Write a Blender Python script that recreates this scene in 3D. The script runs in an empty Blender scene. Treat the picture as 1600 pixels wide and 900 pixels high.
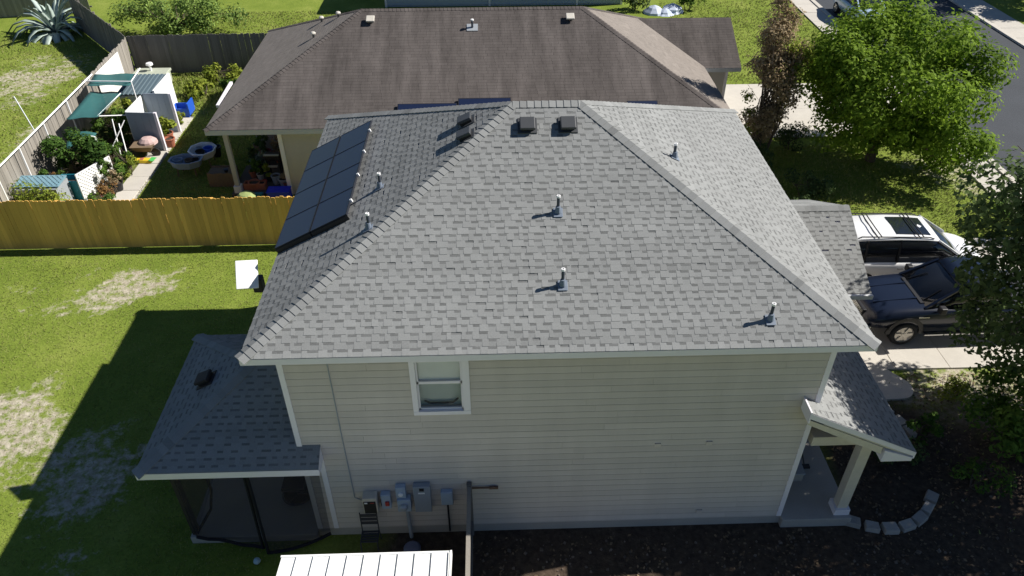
import bpy, math, random
import numpy as np
from mathutils import Vector, Matrix
R = random.Random(7); NR = np.random.default_rng(11)
scn = bpy.context.scene; COL = scn.collection; rad = math.radians
# ------------------------------------------------------------------ camera, sky, sun, exposure
cam = bpy.data.cameras.new("camera"); camo = bpy.data.objects.new("camera", cam); COL.objects.link(camo)
p_, y_, r_ = .6534, -.0288, -.0031
fw = Vector((-math.cos(p_)*math.sin(y_), math.cos(p_)*math.cos(y_), -math.sin(p_)))
rt = Vector((math.cos(y_), math.sin(y_), 0)); up = rt.cross(fw)
rt2 = math.cos(r_)*rt+math.sin(r_)*up; up2 = -math.sin(r_)*rt+math.cos(r_)*up
camo.matrix_world = Matrix(((rt2.x, up2.x, -fw.x, 3.808), (rt2.y, up2.y, -fw.y, -9.811), (rt2.z, up2.z, -fw.z, 14.004), (0, 0, 0, 1)))
cam.sensor_width = 36; cam.lens = 36*1192.8/1600; cam.clip_end = 1000; scn.camera = camo
SUN = Vector((6.3, 1.2, 5.6)).normalized()
w = bpy.data.worlds.new("World"); scn.world = w; w.use_nodes = True
sky = w.node_tree.nodes.new("ShaderNodeTexSky"); sky.sky_type = 'NISHITA'; sky.sun_disc = False
sky.air_density = .8; sky.dust_density = .1; sky.ozone_density = 5.0
sky.sun_elevation = math.asin(SUN.z); sky.sun_rotation = math.atan2(SUN.x, SUN.y)
bg = w.node_tree.nodes["Background"]; bg.inputs[1].default_value = .05
w.node_tree.links.new(sky.outputs[0], bg.inputs[0])
sl = bpy.data.lights.new("sun", 'SUN'); sl.energy = 5; sl.angle = rad(.5); sl.color = (1, .95, .87)
slo = bpy.data.objects.new("sun", sl); COL.objects.link(slo); slo.rotation_euler = SUN.to_track_quat('Z', 'Y').to_euler(); slo.location = (20, 5, 30)
vs = scn.view_settings; vs.view_transform = 'Standard'; vs.look = 'None'; vs.exposure = .58; vs.gamma = 1
scn.cycles.max_bounces = 6; scn.cycles.transparent_max_bounces = 12

# ------------------------------------------------------------------ materials
MATS = {}
def mat(name, c, rough=.85, var=.18, ns=6, tone=.5, rnd=0, c2=None, bump=0, bs=60, metal=0, spec=.4, streak=None, trans=0, grain=0, coat=0, alpha=1):
    if name in MATS: return MATS[name]
    m = bpy.data.materials.new(name); m.use_nodes = True; nt = m.node_tree; N = nt.nodes.new; L = nt.links.new
    b = nt.nodes['Principled BSDF']; b.inputs['Roughness'].default_value = rough; b.inputs['Metallic'].default_value = metal
    b.inputs['Specular IOR Level'].default_value = spec; b.inputs['Coat Weight'].default_value = coat
    def math_(op, a, bb):
        n = N('ShaderNodeMath'); n.operation = op
        for i, x in enumerate((a, bb)):
            if isinstance(x, (int, float)): n.inputs[i].default_value = x
            else: L(x, n.inputs[i])
        return n.outputs[0]
    tc = N('ShaderNodeNewGeometry').outputs['Position']
    no = N('ShaderNodeTexNoise'); no.inputs['Scale'].default_value = ns; no.inputs['Detail'].default_value = 5; no.inputs['Roughness'].default_value = .65
    if streak:
        mp = N('ShaderNodeMapping'); mp.inputs['Scale'].default_value = streak; L(tc, mp.inputs[0]); L(mp.outputs[0], no.inputs['Vector'])
    else: L(tc, no.inputs['Vector'])
    at = N('ShaderNodeAttribute'); at.attribute_name = 'tone'
    oi = N('ShaderNodeObjectInfo')
    f = math_('MULTIPLY', math_('SUBTRACT', no.outputs[0], .5), var*2)
    f = math_('ADD', f, math_('MULTIPLY', at.outputs['Fac'], tone))
    if rnd: f = math_('ADD', f, math_('MULTIPLY', math_('SUBTRACT', oi.outputs['Random'], .5), rnd))
    if grain:
        g = N('ShaderNodeTexNoise'); g.inputs['Scale'].default_value = 55; g.inputs['Detail'].default_value = 3; L(tc, g.inputs['Vector'])
        f = math_('ADD', f, math_('MULTIPLY', math_('SUBTRACT', g.outputs[0], .5), grain*2))
    if c2 is not None:
        mx = N('ShaderNodeMix'); mx.data_type = 'RGBA'; L(math_('ADD', f, .5), mx.inputs[0])
        mx.inputs[6].default_value = (*c, 1); mx.inputs[7].default_value = (*c2, 1); out = mx.outputs[2]
    else:
        hv = N('ShaderNodeVectorMath'); hv.operation = 'SCALE'; hv.inputs[0].default_value = c; L(math_('MAXIMUM', math_('ADD', f, 1), .1), hv.inputs['Scale']); out = hv.outputs[0]
    L(out, b.inputs['Base Color'])
    if bump:
        bn = N('ShaderNodeTexNoise'); bn.inputs['Scale'].default_value = bs; bn.inputs['Detail'].default_value = 4; L(tc, bn.inputs['Vector'])
        bu = N('ShaderNodeBump'); bu.inputs['Strength'].default_value = bump; bu.inputs['Distance'].default_value = .02; L(bn.outputs[0], bu.inputs['Height']); L(bu.outputs[0], b.inputs['Normal'])
    if trans:
        tr = N('ShaderNodeBsdfTranslucent'); L(out, tr.inputs[0]); ms = N('ShaderNodeMixShader'); ms.inputs[0].default_value = trans
        L(b.outputs[0], ms.inputs[1]); L(tr.outputs[0], ms.inputs[2]); L(ms.outputs[0], nt.nodes['Material Output'].inputs[0])
    if alpha < 1:
        tr = N('ShaderNodeBsdfTransparent'); ms = N('ShaderNodeMixShader'); ms.inputs[0].default_value = alpha
        L(tr.outputs[0], ms.inputs[1]); L(b.outputs[0], ms.inputs[2]); L(ms.outputs[0], nt.nodes['Material Output'].inputs[0])
    MATS[name] = m; return m

SHING = mat('grey_shingle', (.236, .242, .240), .92, .13, .9, 1.0, grain=.2, bump=.1, bs=90, spec=.2)
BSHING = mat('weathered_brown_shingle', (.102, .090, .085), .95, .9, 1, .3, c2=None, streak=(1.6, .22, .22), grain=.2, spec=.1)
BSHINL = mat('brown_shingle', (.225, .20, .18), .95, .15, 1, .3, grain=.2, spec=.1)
WHITE = mat('white_trim_paint', (.75, .72, .77), .5, .06, 3, .2)
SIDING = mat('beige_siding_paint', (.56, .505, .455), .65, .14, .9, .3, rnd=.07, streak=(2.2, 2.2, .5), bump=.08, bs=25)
CONC = mat('pale_concrete', (.50, .47, .42), .9, .16, 1.5, .3, rnd=.1, grain=.12, bump=.2)
CONCD = mat('slab_concrete', (.36, .34, .31), .9, .16, 1.5, .3, grain=.12, bump=.2)
ASPH = mat('asphalt', (.052, .058, .068), .85, .22, .5, .2, grain=.3, bump=.4, spec=.3)
CEDAR = mat('new_cedar_boards', (.74, .43, .10), .75, .18, 3, .35, rnd=.34, streak=(9, 9, .7), grain=.1)
GREYW = mat('old_grey_boards', (.255, .235, .205), .9, .2, 3, .4, rnd=.4, streak=(9, 9, .8), grain=.12)
GREYD = mat('dark_weathered_boards', (.15, .14, .13), .9, .2, 3, .4, rnd=.35, streak=(9, 9, .8), grain=.12)
BLACK = mat('black_paint', (.018, .018, .02), .45, .1, 5, .2)
BLACKM = mat('black_vent_metal', (.05, .053, .058), .5, .1, 5, .2, spec=.5)
DARK = mat('dark_interior', (.03, .028, .026), .9)
PIPE = mat('dark_vent_pipe', (.045, .055, .075), .6); LEAD = mat('lead_flashing', (.17, .205, .26), .6, .1)
CAPW = mat('white_pipe_rim', (.85, .85, .85), .5)
CELL = mat('solar_cells', (.010, .018, .052), .38, .1, 3, .2, spec=.3, coat=.12)
SFRAME = mat('solar_frame', (.016, .018, .026), .5, spec=.3)
GALV = mat('galvanised_metal', (.42, .45, .48), .45, .12, 4, .2, metal=.3)
EGREY = mat('grey_enamel', (.30, .33, .37), .45, .06, 4, .2); EBLUE = mat('pale_blue_grey_enamel', (.38, .46, .56), .4, .06)
RED = mat('red_plastic', (.45, .05, .04), .5); CREAM = mat('cream_plastic', (.6, .55, .46), .5)
WMETAL = mat('white_roof_metal', (.84, .85, .84), .4, .05, 2, .15)
BARK = mat('bark', (.10, .078, .06), .95, .3, 8, .3, bump=.6, bs=30)
CARW = mat('white_car_paint', (.80, .81, .82), .3, .02, 1, 0, coat=.8); CARN = mat('navy_car_paint', (.009, .014, .030), .28, .02, 1, 0, coat=.3, spec=.3)
CARG = mat('car_glass', (.012, .014, .018), .07, .02, 1, 0, spec=.7); TYRE = mat('tyre_rubber', (.018, .018, .018), .9)
RIM = mat('alloy_rim', (.5, .47, .42), .35, .05, 1, 0, metal=.6); CHROME = mat('chrome', (.5, .5, .5), .2, .02, 1, 0, metal=.9)
CARB = mat('silver_blue_car_paint', (.35, .47, .62), .3, .02, 1, 0, coat=.8)
SCREEN = mat('dark_screen_netting', (.034, .027, .033), .9, .1, alpha=.52); HEM = mat('netting_hem', (.008, .008, .012), .9)
RUBB = mat('dull_rubble', (.15, .12, .095), .95, .3, 6, .6, grain=.2)
STONE = mat('garden_stone', (.36, .34, .31), .9, .2, 6, .3, rnd=.3, grain=.2, bump=.5, bs=20)
TEAL = mat('teal_shade_cloth', (.03, .125, .125), .85, .15, 5, .3, alpha=.86)
PANELG = mat('blue_grey_panel', (.24, .29, .35), .5, .08, 4, .3); PANELW = mat('white_panel', (.80, .80, .78), .5, .05)
BLUE = mat('bright_blue_plastic', (.02, .10, .52), .5, .1, 3, .2); CYAN = mat('turquoise_plastic', (.02, .22, .30), .5, .1)
TERRA = mat('terracotta', (.38, .13, .075), .8); WOODB = mat('brown_wood', (.17, .12, .075), .85, .2); PINK = mat('dusty_pink_cloth', (.5, .36, .34), .9)
PBLUE = mat('pale_blue_plastic', (.26, .32, .40), .6, .2); YELL = mat('yellow_print', (.72, .5, .03), .6, .1); GREENP = mat('green_print', (.06, .36, .08), .6)
YWALL = mat('pale_sage_wall', (.44, .41, .39), .8, .06); BWALL = mat('pale_blue_siding', (.34, .40, .46), .7, .08); GUT = mat('grey_trim_paint', (.52, .53, .54), .5, .05)
SOIL = mat('dark_mulch', (.05, .038, .028), .95, .4, 5, .5, grain=.4, bump=1, bs=18)
RUST = mat('dry_brown_metal', (.16, .10, .07), .8)
GLASSW = mat('window_glass', (.06, .075, .07), .06, .05, 1, 0, spec=.8, alpha=.13); CURT = mat('pale_curtain', (.84, .88, .84), .9, .1); CURTD = mat('dim_blind', (.45, .53, .50), .9, .1)
def leafm(n, a, b, t=.3): return mat(n, a, .7, .18, 1.2, 1.0, c2=b, trans=t, spec=.1)
LEAF1 = leafm('bright_tree_leaves', (.045, .10, .010), (.29, .43, .045), .45)
LEAFB = leafm('reddish_brown_leaves', (.20, .145, .075), (.52, .41, .26), .4)
LEAFD = leafm('dark_oak_leaves', (.028, .052, .020), (.15, .215, .075), .35)
LEAFG = leafm('garden_leaves', (.03, .075, .014), (.14, .24, .04), .3)
LEAFY = leafm('yellow_green_leaves', (.09, .15, .02), (.36, .40, .06), .35)
AGAVE = mat('agave_leaf', (.36, .44, .40), .5, .1, 4, .4, rnd=.2)
GRASS = leafm('lawn_blades', (.14, .18, .04), (.37, .375, .135), .3)

# ------------------------------------------------------------------ mesh building
class MB:
    def __init__(s): s.v = []; s.f = []; s.t = []
    def add(s, vs_, fs, t=0.):
        b = len(s.v); s.v += [tuple(x) for x in vs_]
        for f in fs: s.f.append([b+i for i in f]); s.t.append(t)
        return s
    def box(s, x0, x1, y0, y1, z0, z1, t=0.):
        return s.hexa([(x0, y0, z0), (x1, y0, z0), (x1, y1, z0), (x0, y1, z0)], [(x0, y0, z1), (x1, y0, z1), (x1, y1, z1), (x0, y1, z1)], t)
    def hexa(s, b, tp, t=0.):
        n = len(b)
        return s.add(list(b)+list(tp), [list(range(n))[::-1], list(range(n, 2*n))]+[[i, (i+1) % n, n+(i+1) % n, n+i] for i in range(n)], t)
    def tube(s, p, q, r0, r1=None, n=8, t=0., cap=True):
        r1 = r0 if r1 is None else r1; p = Vector(p); q = Vector(q); d = (q-p).normalized()
        a = d.orthogonal().normalized(); b = d.cross(a)
        c1 = [p+r0*(a*math.cos(2*math.pi*i/n)+b*math.sin(2*math.pi*i/n)) for i in range(n)]
        c2 = [q+r1*(a*math.cos(2*math.pi*i/n)+b*math.sin(2*math.pi*i/n)) for i in range(n)]
        fs = [[i, (i+1) % n, n+(i+1) % n, n+i] for i in range(n)]
        if cap: fs += [list(range(n))[::-1], list(range(n, 2*n))]
        return s.add(c1+c2, fs, t)
    def path(s, pts, r, n=6, t=0.):
        for a, b in zip(pts, pts[1:]): s.tube(a, b, r, r, n, t)
        return s
    def bar(s, p, q, wd, hh, upv=(0, 0, 1), t=0.):
        p = Vector(p); q = Vector(q); d = (q-p).normalized(); sd = d.cross(Vector(upv)).normalized()*wd/2; u = sd.cross(d).normalized()*hh/2
        return s.hexa([p-sd-u, p+sd-u, p+sd+u, p-sd+u], [q-sd-u, q+sd-u, q+sd+u, q-sd+u], t)
    def lathe(s, c, prof, n=16, axis='z', t=0.):
        vs_ = []; c = Vector(c)
        for r, h in prof:
            for i in range(n):
                a = 2*math.pi*i/n; x, y = r*math.cos(a), r*math.sin(a)
                vs_.append(c+(Vector((x, y, h)) if axis == 'z' else Vector((x, h, y)) if axis == 'y' else Vector((h, x, y))))
        fs = [[k*n+i, k*n+(i+1) % n, (k+1)*n+(i+1) % n, (k+1)*n+i] for k in range(len(prof)-1) for i in range(n)]
        if prof[0][0] > 0: fs.append(list(range(n))[::-1])
        if prof[-1][0] > 0: fs.append([(len(prof)-1)*n+i for i in range(n)])
        return s.add(vs_, fs, t)
    def loft(s, secs, close=True, t=0.):
        n = len(secs[0]); vs_ = [p for q in secs for p in q]
        fs = [[k*n+i, k*n+(i+1) % n, (k+1)*n+(i+1) % n, (k+1)*n+i] for k in range(len(secs)-1) for i in range(n)]
        if close: fs += [list(range(n))[::-1], [(len(secs)-1)*n+i for i in range(n)]]
        return s.add(vs_, fs, t)
    def mesh(s, name, m, org=(0, 0, 0), smooth=False):
        me = bpy.data.meshes.new(name); o = Vector(org)
        me.from_pydata([tuple(Vector(v)-o) for v in s.v], [], s.f)
        a = me.attributes.new('tone', 'FLOAT', 'FACE'); a.data.foreach_set('value', s.t)
        me.materials.append(m)
        if smooth: me.polygons.foreach_set('use_smooth', [True]*len(me.polygons))
        me.update(); return me
    def build(s, name, m, parent=None, smooth=False, bevel=0, fix=False, sub=0):
        org = Vector((0, 0, 0)); q = parent
        while q is not None: org += q.location; q = q.parent
        return link(name, s.mesh(name, m, org, smooth), parent, bevel, sub, fix)
def link(name, me, parent=None, bevel=0, sub=0, fix=False):
    o = bpy.data.objects.new(name, me); COL.objects.link(o); o.parent = parent
    if sub: b = o.modifiers.new('sub', 'SUBSURF'); b.levels = sub; b.render_levels = sub
    if bevel: b = o.modifiers.new('bev', 'BEVEL'); b.width = bevel; b.segments = 2; b.limit_method = 'ANGLE'; b.angle_limit = rad(40)
    return o
def thing(name, label, cat, loc=(0, 0, 0), group=None):
    o = bpy.data.objects.new(name, None); COL.objects.link(o); o.location = loc; o.empty_display_size = .2
    return tag(o, label, cat, group)
def tag(o, label, cat, group=None):
    o['label'] = label; o['category'] = cat
    if group: o['group'] = group
    return o
def kind(o, k): o['kind'] = k; return o
def copy_tree(o, parent=None):
    c = o.copy(); COL.objects.link(c)
    if parent is not None: c.parent = parent
    for ch in list(o.children): copy_tree(ch, c)
    return c

# ------------------------------------------------------------------ noise for ground masks
def vnoise(x, y, seed):
    rng = np.random.default_rng(seed); T = rng.random((64, 64))
    xi = np.floor(x).astype(int); yi = np.floor(y).astype(int); fx = x-xi; fy = y-yi
    fx = fx*fx*(3-2*fx); fy = fy*fy*(3-2*fy); g = lambda a, b: T[a % 64, b % 64]
    return (g(xi, yi)*(1-fx)+g(xi+1, yi)*fx)*(1-fy)+(g(xi, yi+1)*(1-fx)+g(xi+1, yi+1)*fx)*fy
def fbm(x, y, seed, sc=1.): return sum(vnoise(x*sc*2**k, y*sc*2**k, seed+k)*.5**k for k in range(4))/1.875
# bare patches, plus a wide unseen one added to bounce sun onto the wall (cx, cy, rx, ry, rotation, strength)
PATCH = [(-7.6, 8.7, 2.5, 1.15, .3, 1.25), (-8.3, 3.2, 1.5, 1.8, .5, 1.25), (-5.7, 1.9, 1.6, 1.7, 0, .95), (-10, 8.9, 1.2, .4, 0, .5),
         (-18, 25, 2.6, 4.2, -.3, .8), (-14.6, 19, 1.4, 4, -.2, .55), (-16, 30.5, 2, 2, 0, .4), (21, 15.3, 1.6, 2.3, 0, 1.0), (16.5, 3.6, 3.4, 1.6, 0, 1.1), (11, -2.3, 9, 1.6, 0, 1.3), (5, -1.6, 2.6, 1.2, 0, 1.2), (4, -9, 18, 5, 0, 1.5), (-5, -.6, 1, .8, 0, .5)]
def dirt(x, y):
    d = np.zeros_like(x); n = fbm(x, y, 3, .9)-.5; n2 = fbm(x, y, 9, 3.)-.5
    for cx, cy, rx, ry, a, s in PATCH:
        u = (x-cx)*math.cos(a)+(y-cy)*math.sin(a); v = -(x-cx)*math.sin(a)+(y-cy)*math.cos(a)
        q = 1-np.sqrt((u/rx)**2+(v/ry)**2)
        d = np.maximum(d, np.clip(s*(q*1.3+n*1.6+n2*1.3)+.1*s, 0, 1)*(q > -.4))
    return np.minimum(d*.8, .66)
def soilm(x, y):   # dark planting soil
    n = fbm(x, y, 21, .8)-.5
    a = np.clip(1.6-np.sqrt(((x-13.6)/4.6)**2+((y-1.0)/3.5)**2)*1.5+n*1.2, 0, 1)
    b = np.clip((x-.2)*.8+n*1.2, 0, 1)*np.clip((.6-y)*2, 0, 1)*np.clip((y+4)*1.5, 0, 1)*(x < 20)
    c = np.clip(1.5-np.sqrt(((x+11.2)/1.7)**2+((y-17)/4.)**2)*1.3+n, 0, 1)
    return np.maximum(np.maximum(a, b), c)
# ------------------------------------------------------------------ ground
def ground():
    xs = np.concatenate([[-400, -120, -60], np.arange(-30, 36.01, .3), [60, 120, 400]]); ys = np.concatenate([[-200, -60], np.arange(-17, 42.01, .3), [60, 120, 500]])
    X, Y = np.meshgrid(xs, ys); nx, ny = len(xs), len(ys)
    v = np.stack([X.ravel(), Y.ravel(), np.zeros(X.size)], 1)
    i = np.arange(nx-1)[None, :]+np.arange(ny-1)[:, None]*nx
    f = np.stack([i, i+1, i+1+nx, i+nx], -1).reshape(-1, 4)
    me = bpy.data.meshes.new('ground'); me.from_pydata(v.tolist(), [], f.tolist())
    for nm, fn in (('dirt', dirt), ('soil', soilm)):
        me.attributes.new(nm, 'FLOAT', 'POINT').data.foreach_set('value', fn(v[:, 0], v[:, 1]).astype(np.float32))
    m = bpy.data.materials.new('lawn_and_soil'); m.use_nodes = True; nt = m.node_tree; N = nt.nodes.new; L = nt.links.new
    b = nt.nodes['Principled BSDF']; b.inputs['Roughness'].default_value = .95; b.inputs['Specular IOR Level'].default_value = .1
    pos = N('ShaderNodeNewGeometry').outputs['Position']
    def noise(s, d=5):
        n = N('ShaderNodeTexNoise'); n.inputs['Scale'].default_value = s; n.inputs['Detail'].default_value = d; n.inputs['Roughness'].default_value = .7; L(pos, n.inputs['Vector']); return n.outputs[0]
    def ramp(s, st):
        r = N('ShaderNodeValToRGB'); e = r.color_ramp.elements
        for k, (p, c) in enumerate(st):
            q = e[k] if k < 2 else e.new(p)
            q.position = p; q.color = (*c, 1)
        L(s, r.inputs[0]); return r.outputs[0]
    def mix(f, a, c):
        n = N('ShaderNodeMix'); n.data_type = 'RGBA'; L(f, n.inputs[0]); L(a, n.inputs[6]); L(c, n.inputs[7]); return n.outputs[2]
    def mad(a, k, c):
        n = N('ShaderNodeMath'); n.operation = 'MULTIPLY_ADD'; n.use_clamp = True
        for i, x in enumerate((a, k, c)):
            if isinstance(x, (int, float)): n.inputs[i].default_value = x
            else: L(x, n.inputs[i])
        return n.outputs[0]
    g = ramp(noise(.55, 8), [(.33, (.11, .155, .026)), (.68, (.31, .34, .085)), (.5, (.19, .24, .042))])
    g2 = ramp(noise(14, 4), [(.3, (.07, .12, .014)), (.7, (.23, .30, .045))])
    gm = N('ShaderNodeMix'); gm.data_type = 'RGBA'; gm.inputs[0].default_value = .5; L(g, gm.inputs[6]); L(g2, gm.inputs[7])
    d = ramp(noise(5, 6), [(.3, (.26, .225, .155)), (.7, (.58, .53, .43))])
    s = ramp(noise(7, 7), [(.35, (.048, .035, .026)), (.75, (.20, .155, .115)), (.62, (.095, .071, .052))])
    def att(n): a = N('ShaderNodeAttribute'); a.attribute_name = n; return a.outputs['Fac']
    dn = N('ShaderNodeMath'); dn.operation = 'ADD'; L(att('dirt'), dn.inputs[0]); L(mad(noise(9, 5), 2.2, -1.1), dn.inputs[1])
    c = mix(mad(att('dirt'), 1.1, 0), gm.outputs[2], d)
    nd = N('ShaderNodeMath'); nd.operation = 'SUBTRACT'; L(noise(4.5, 10), nd.inputs[0]); nd.inputs[1].default_value = .5
    nk = N('ShaderNodeMath'); nk.operation = 'MULTIPLY'; L(nd.outputs[0], nk.inputs[0]); nk.inputs[1].default_value = 2.4; nd = nk
    dd = N('ShaderNodeMath'); dd.operation = 'ADD'; L(att('dirt'), dd.inputs[0]); L(nd.outputs[0], dd.inputs[1])
    c = mix(mad(dd.outputs[0], 2.4, -.85), gm.outputs[2], d)
    c = mix(mad(att('soil'), 1.3, -.15), c, s)
    L(c, b.inputs['Base Color'])
    bu = N('ShaderNodeBump'); bu.inputs['Strength'].default_value = .7; bu.inputs['Distance'].default_value = .04; L(noise(16, 6), bu.inputs['Height']); L(bu.outputs[0], b.inputs['Normal'])
    me.materials.append(m); return kind(link('ground', me), 'structure')
ground()
def sheet(name, x0, x1, y0, y1, z, m): return kind(MB().box(x0, x1, y0, y1, -.05, z).build(name, m), 'structure')
st = sheet('street', 23.0, 31, -60, 160, .012, ASPH)
# sidewalks and kerbs with separate slabs
def slab_row(name, x0, x1, y0, y1, step, z, m, axis='y'):
    root = kind(MB().box(x0+.02, x1-.02, y0, y1, -.05, z-.03).build(name, CONCD), 'structure')
    a, b = (y0, y1) if axis == 'y' else (x0, x1); p = a
    while p < b-.05:
        q = min(p+step, b); dz = R.uniform(-.004, .004); mb = MB()
        if axis == 'y': mb.box(x0, x1, p+.008, q-.008, z-.04, z+dz, R.uniform(-.2, .2))
        else: mb.box(p+.008, q-.008, y0, y1, z-.04, z+dz, R.uniform(-.2, .2))
        mb.build('concrete_slab', m, root); p = q
    return root
slab_row('sidewalk', 21.6, 22.75, -10, 60, 1.5, .06, CONC)
kb = kind(MB().box(22.76, 23.0, -10, 60, -.05, .11).build('kerb', CONC), 'structure')
slab_row('sidewalk', 31.25, 32.9, 5, 60, 1.5, .06, CONC); kind(MB().box(31, 31.24, 5, 60, -.05, .11).build('kerb', CONC), 'structure')
dw = kind(MB().box(12.9, 21.55, 4.6, 10.6, -.05, .02).build('driveway', CONCD), 'structure')
for i in range(6):
    for j in range(3):
        x0 = 12.9+i*1.45; y0 = (4.56, 6.55, 8.6)[j]; y1 = (6.54, 8.59, 10.6)[j]
        MB().box(x0+.01, x0+1.44, y0, y1-.01, 0, .05+R.uniform(-.003, .003), R.uniform(-.15, .15)).build('concrete_slab', CONC, dw)
nd_ = kind(MB().box(13.7, 21.55, 18.1, 23.5, -.05, .02).build('driveway', CONCD), 'structure')
for i in range(4):
    for j in range(2):
        MB().box(13.7+i*1.96+.01, 13.7+i*1.96+1.95, 18.1+j*2.7, 18.1+j*2.7+2.69, 0, .05, R.uniform(-.15, .15)).build('concrete_slab', CONC, nd_)
# entry walk: rounded end
pts = [(13.2, 4.55), (14.1, 4.55)]+[(14.05+.42*math.cos(a), 4.0+.42*math.sin(a)-.1) for a in np.linspace(.4, -1.5, 7)]+[(13.3, 3.45), (12.0, 3.3), (12.0, 4.55)]
kind(MB().hexa([(x, y, -.03) for x, y in pts][::-1], [(x, y, .058) for x, y in pts][::-1]).build('entry_path', CONC), 'structure')
# garden path of concrete slabs in the neighbour's yard
gp = kind(MB().box(-9.6, -8.9, 13.8, 21, -.05, .005).build('garden_path', CONCD), 'structure')
for k in range(7): MB().box(-9.75+.02*k, -9.0+.02*k, 13.7+k*1.02, 13.7+k*1.02+1.0, -.03, .035+R.uniform(0, .01), R.uniform(-.25, .2)).build('concrete_slab', CONC, gp)

# ------------------------------------------------------------------ shingled roofs
def clip(poly, P):
    out = list(poly)
    n = len(P)
    for i in range(n):
        a = P[i]; b = P[(i+1) % n]; inp = out; out = []
        if not inp: break
        sd = lambda p: (b[0]-a[0])*(p[1]-a[1])-(b[1]-a[1])*(p[0]-a[0])
        for k in range(len(inp)):
            p = inp[k]; q = inp[(k+1) % len(inp)]; sp, sq = sd(p), sd(q)
            if sp >= 0: out.append(p)
            if sp*sq < 0: t = sp/(sp-sq); out.append((p[0]+(q[0]-p[0])*t, p[1]+(q[1]-p[1])*t))
    return out
def roof_pieces(corners, e=.1345, strip=False, thick=.0095, thin=.0045):
    """corners: eave-first CCW (seen from outside) 3-D polygon of one plane. Returns list of (verts, faces, tones, size)"""
    c = [Vector(p) for p in corners]; U = (c[1]-c[0]).normalized(); n = (c[1]-c[0]).cross(c[2]-c[0]).normalized(); V = n.cross(U); O = c[0]
    P = [((p-O).dot(U), (p-O).dot(V)) for p in c]; u0 = min(p[0] for p in P); u1 = max(p[0] for p in P); v1 = max(p[1] for p in P)
    res = []; v = 0.; row = 0
    def add(poly, va, ha, hb, tone, band=False):
        poly = clip(poly, P)
        if len(poly) < 3: return
        top = []
        for (a, b) in poly:
            h = ha+(hb-ha)*(b-va)/e; top.append(O+U*a+V*b+n*h)
        bot = [O+U*a+V*b for a, b in poly]; m = len(poly)
        fs = [list(range(m))]+[[m+i, m+(i+1) % m, (i+1) % m, i] for i in range(m)]
        ar = (max(p[0] for p in poly)-min(p[0] for p in poly))*(max(p[1] for p in poly)-min(p[1] for p in poly))
        mid = O+U*sum(p[0] for p in poly)/m+V*sum(p[1] for p in poly)/m
        res.append((top+bot, fs, tone, ar, mid, band))
    while v < v1:
        if strip:
            u = u0-R.uniform(0, .3)
            while u < u1: add([(u, v), (u+.33, v), (u+.33, v+e), (u, v+e)], v, .005, .002, R.gauss(0, .13)); u += .335
        else:
            u = u0-R.uniform(0, .3); rt_ = R.gauss(0, .03)
            while u < u1:
                wt = R.choice((.07, .09, .11, .13, .15, .2)); wg = R.choice((.09, .11, .13, .15, .18)); tn = R.gauss(0, .03)+rt_
                add([(u, v), (u+wt, v), (u+wt, v+e), (u, v+e)], v, thick, .004, tn)
                t2 = R.gauss(-.015, .03)+rt_
                add([(u+wt, v), (u+wt+wg, v), (u+wt+wg, v+e*.66), (u+wt, v+e*.66)], v, thin, .005, t2)
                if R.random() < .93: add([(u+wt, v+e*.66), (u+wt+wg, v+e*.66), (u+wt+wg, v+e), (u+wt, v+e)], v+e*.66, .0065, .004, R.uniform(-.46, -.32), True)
                u += wt+wg
        v += e; row += 1
    return res, n
def put_pieces(pieces, parent, m, keep=0, cy=None, name='shingle'):
    idx = sorted(range(len(pieces)), key=lambda i: -(pieces[i][3] if not pieces[i][5] else 0)/((pieces[i][4]-camo.matrix_world.translation).length**2)) if keep else []
    ks = set(idx[:keep]); rest = MB()
    for i, (vs_, fs, t, ar, mid, band) in enumerate(pieces):
        if i in ks: MB().add(vs_, fs, t).build(name, m, parent)
        else: rest.add(vs_, fs, t)
    kind(rest.build(name+'s', m, parent), 'stuff')
def hip_caps(parent, p, q, n1, n2, m, wd=.15, step=.143, single=True, dz=.014, rs=None):
    p = Vector(p); q = Vector(q); d = (q-p).normalized(); L_ = (q-p).length; mid = (n1+n2).normalized()
    s1 = n1.cross(d); s1 = s1 if s1.dot(n2) < 0 else -s1
    s2 = n2.cross(d); s2 = s2 if s2.dot(n1) < 0 else -s2
    k = 0.; stuff = MB()
    while k < L_-.02:
        a = p+d*k; b = p+d*min(k+step*1.05, L_); h0, h1 = dz+.012, dz
        vs_ = [a+s1*wd+n1*h0, a+mid*(h0+.004), a+s2*wd+n2*h0, b+s1*wd+n1*h1, b+mid*(h1+.004), b+s2*wd+n2*h1,
               a+s1*wd, a, a+s2*wd, b+s1*wd, b+s2*wd]
        fs = [[0, 1, 4, 3], [1, 2, 5, 4], [0, 6, 7, 1], [1, 7, 8, 2], [0, 3, 9, 6], [2, 8, 10, 5]]
        t = R.gauss(.0, .07)
        if single: MB().add(vs_, fs, t).build('cap_shingle', m, parent)
        else: stuff.add(vs_, fs, t)
        k += step
    if not single: kind(stuff.build('cap_shingles', m, parent), 'stuff')

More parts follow.
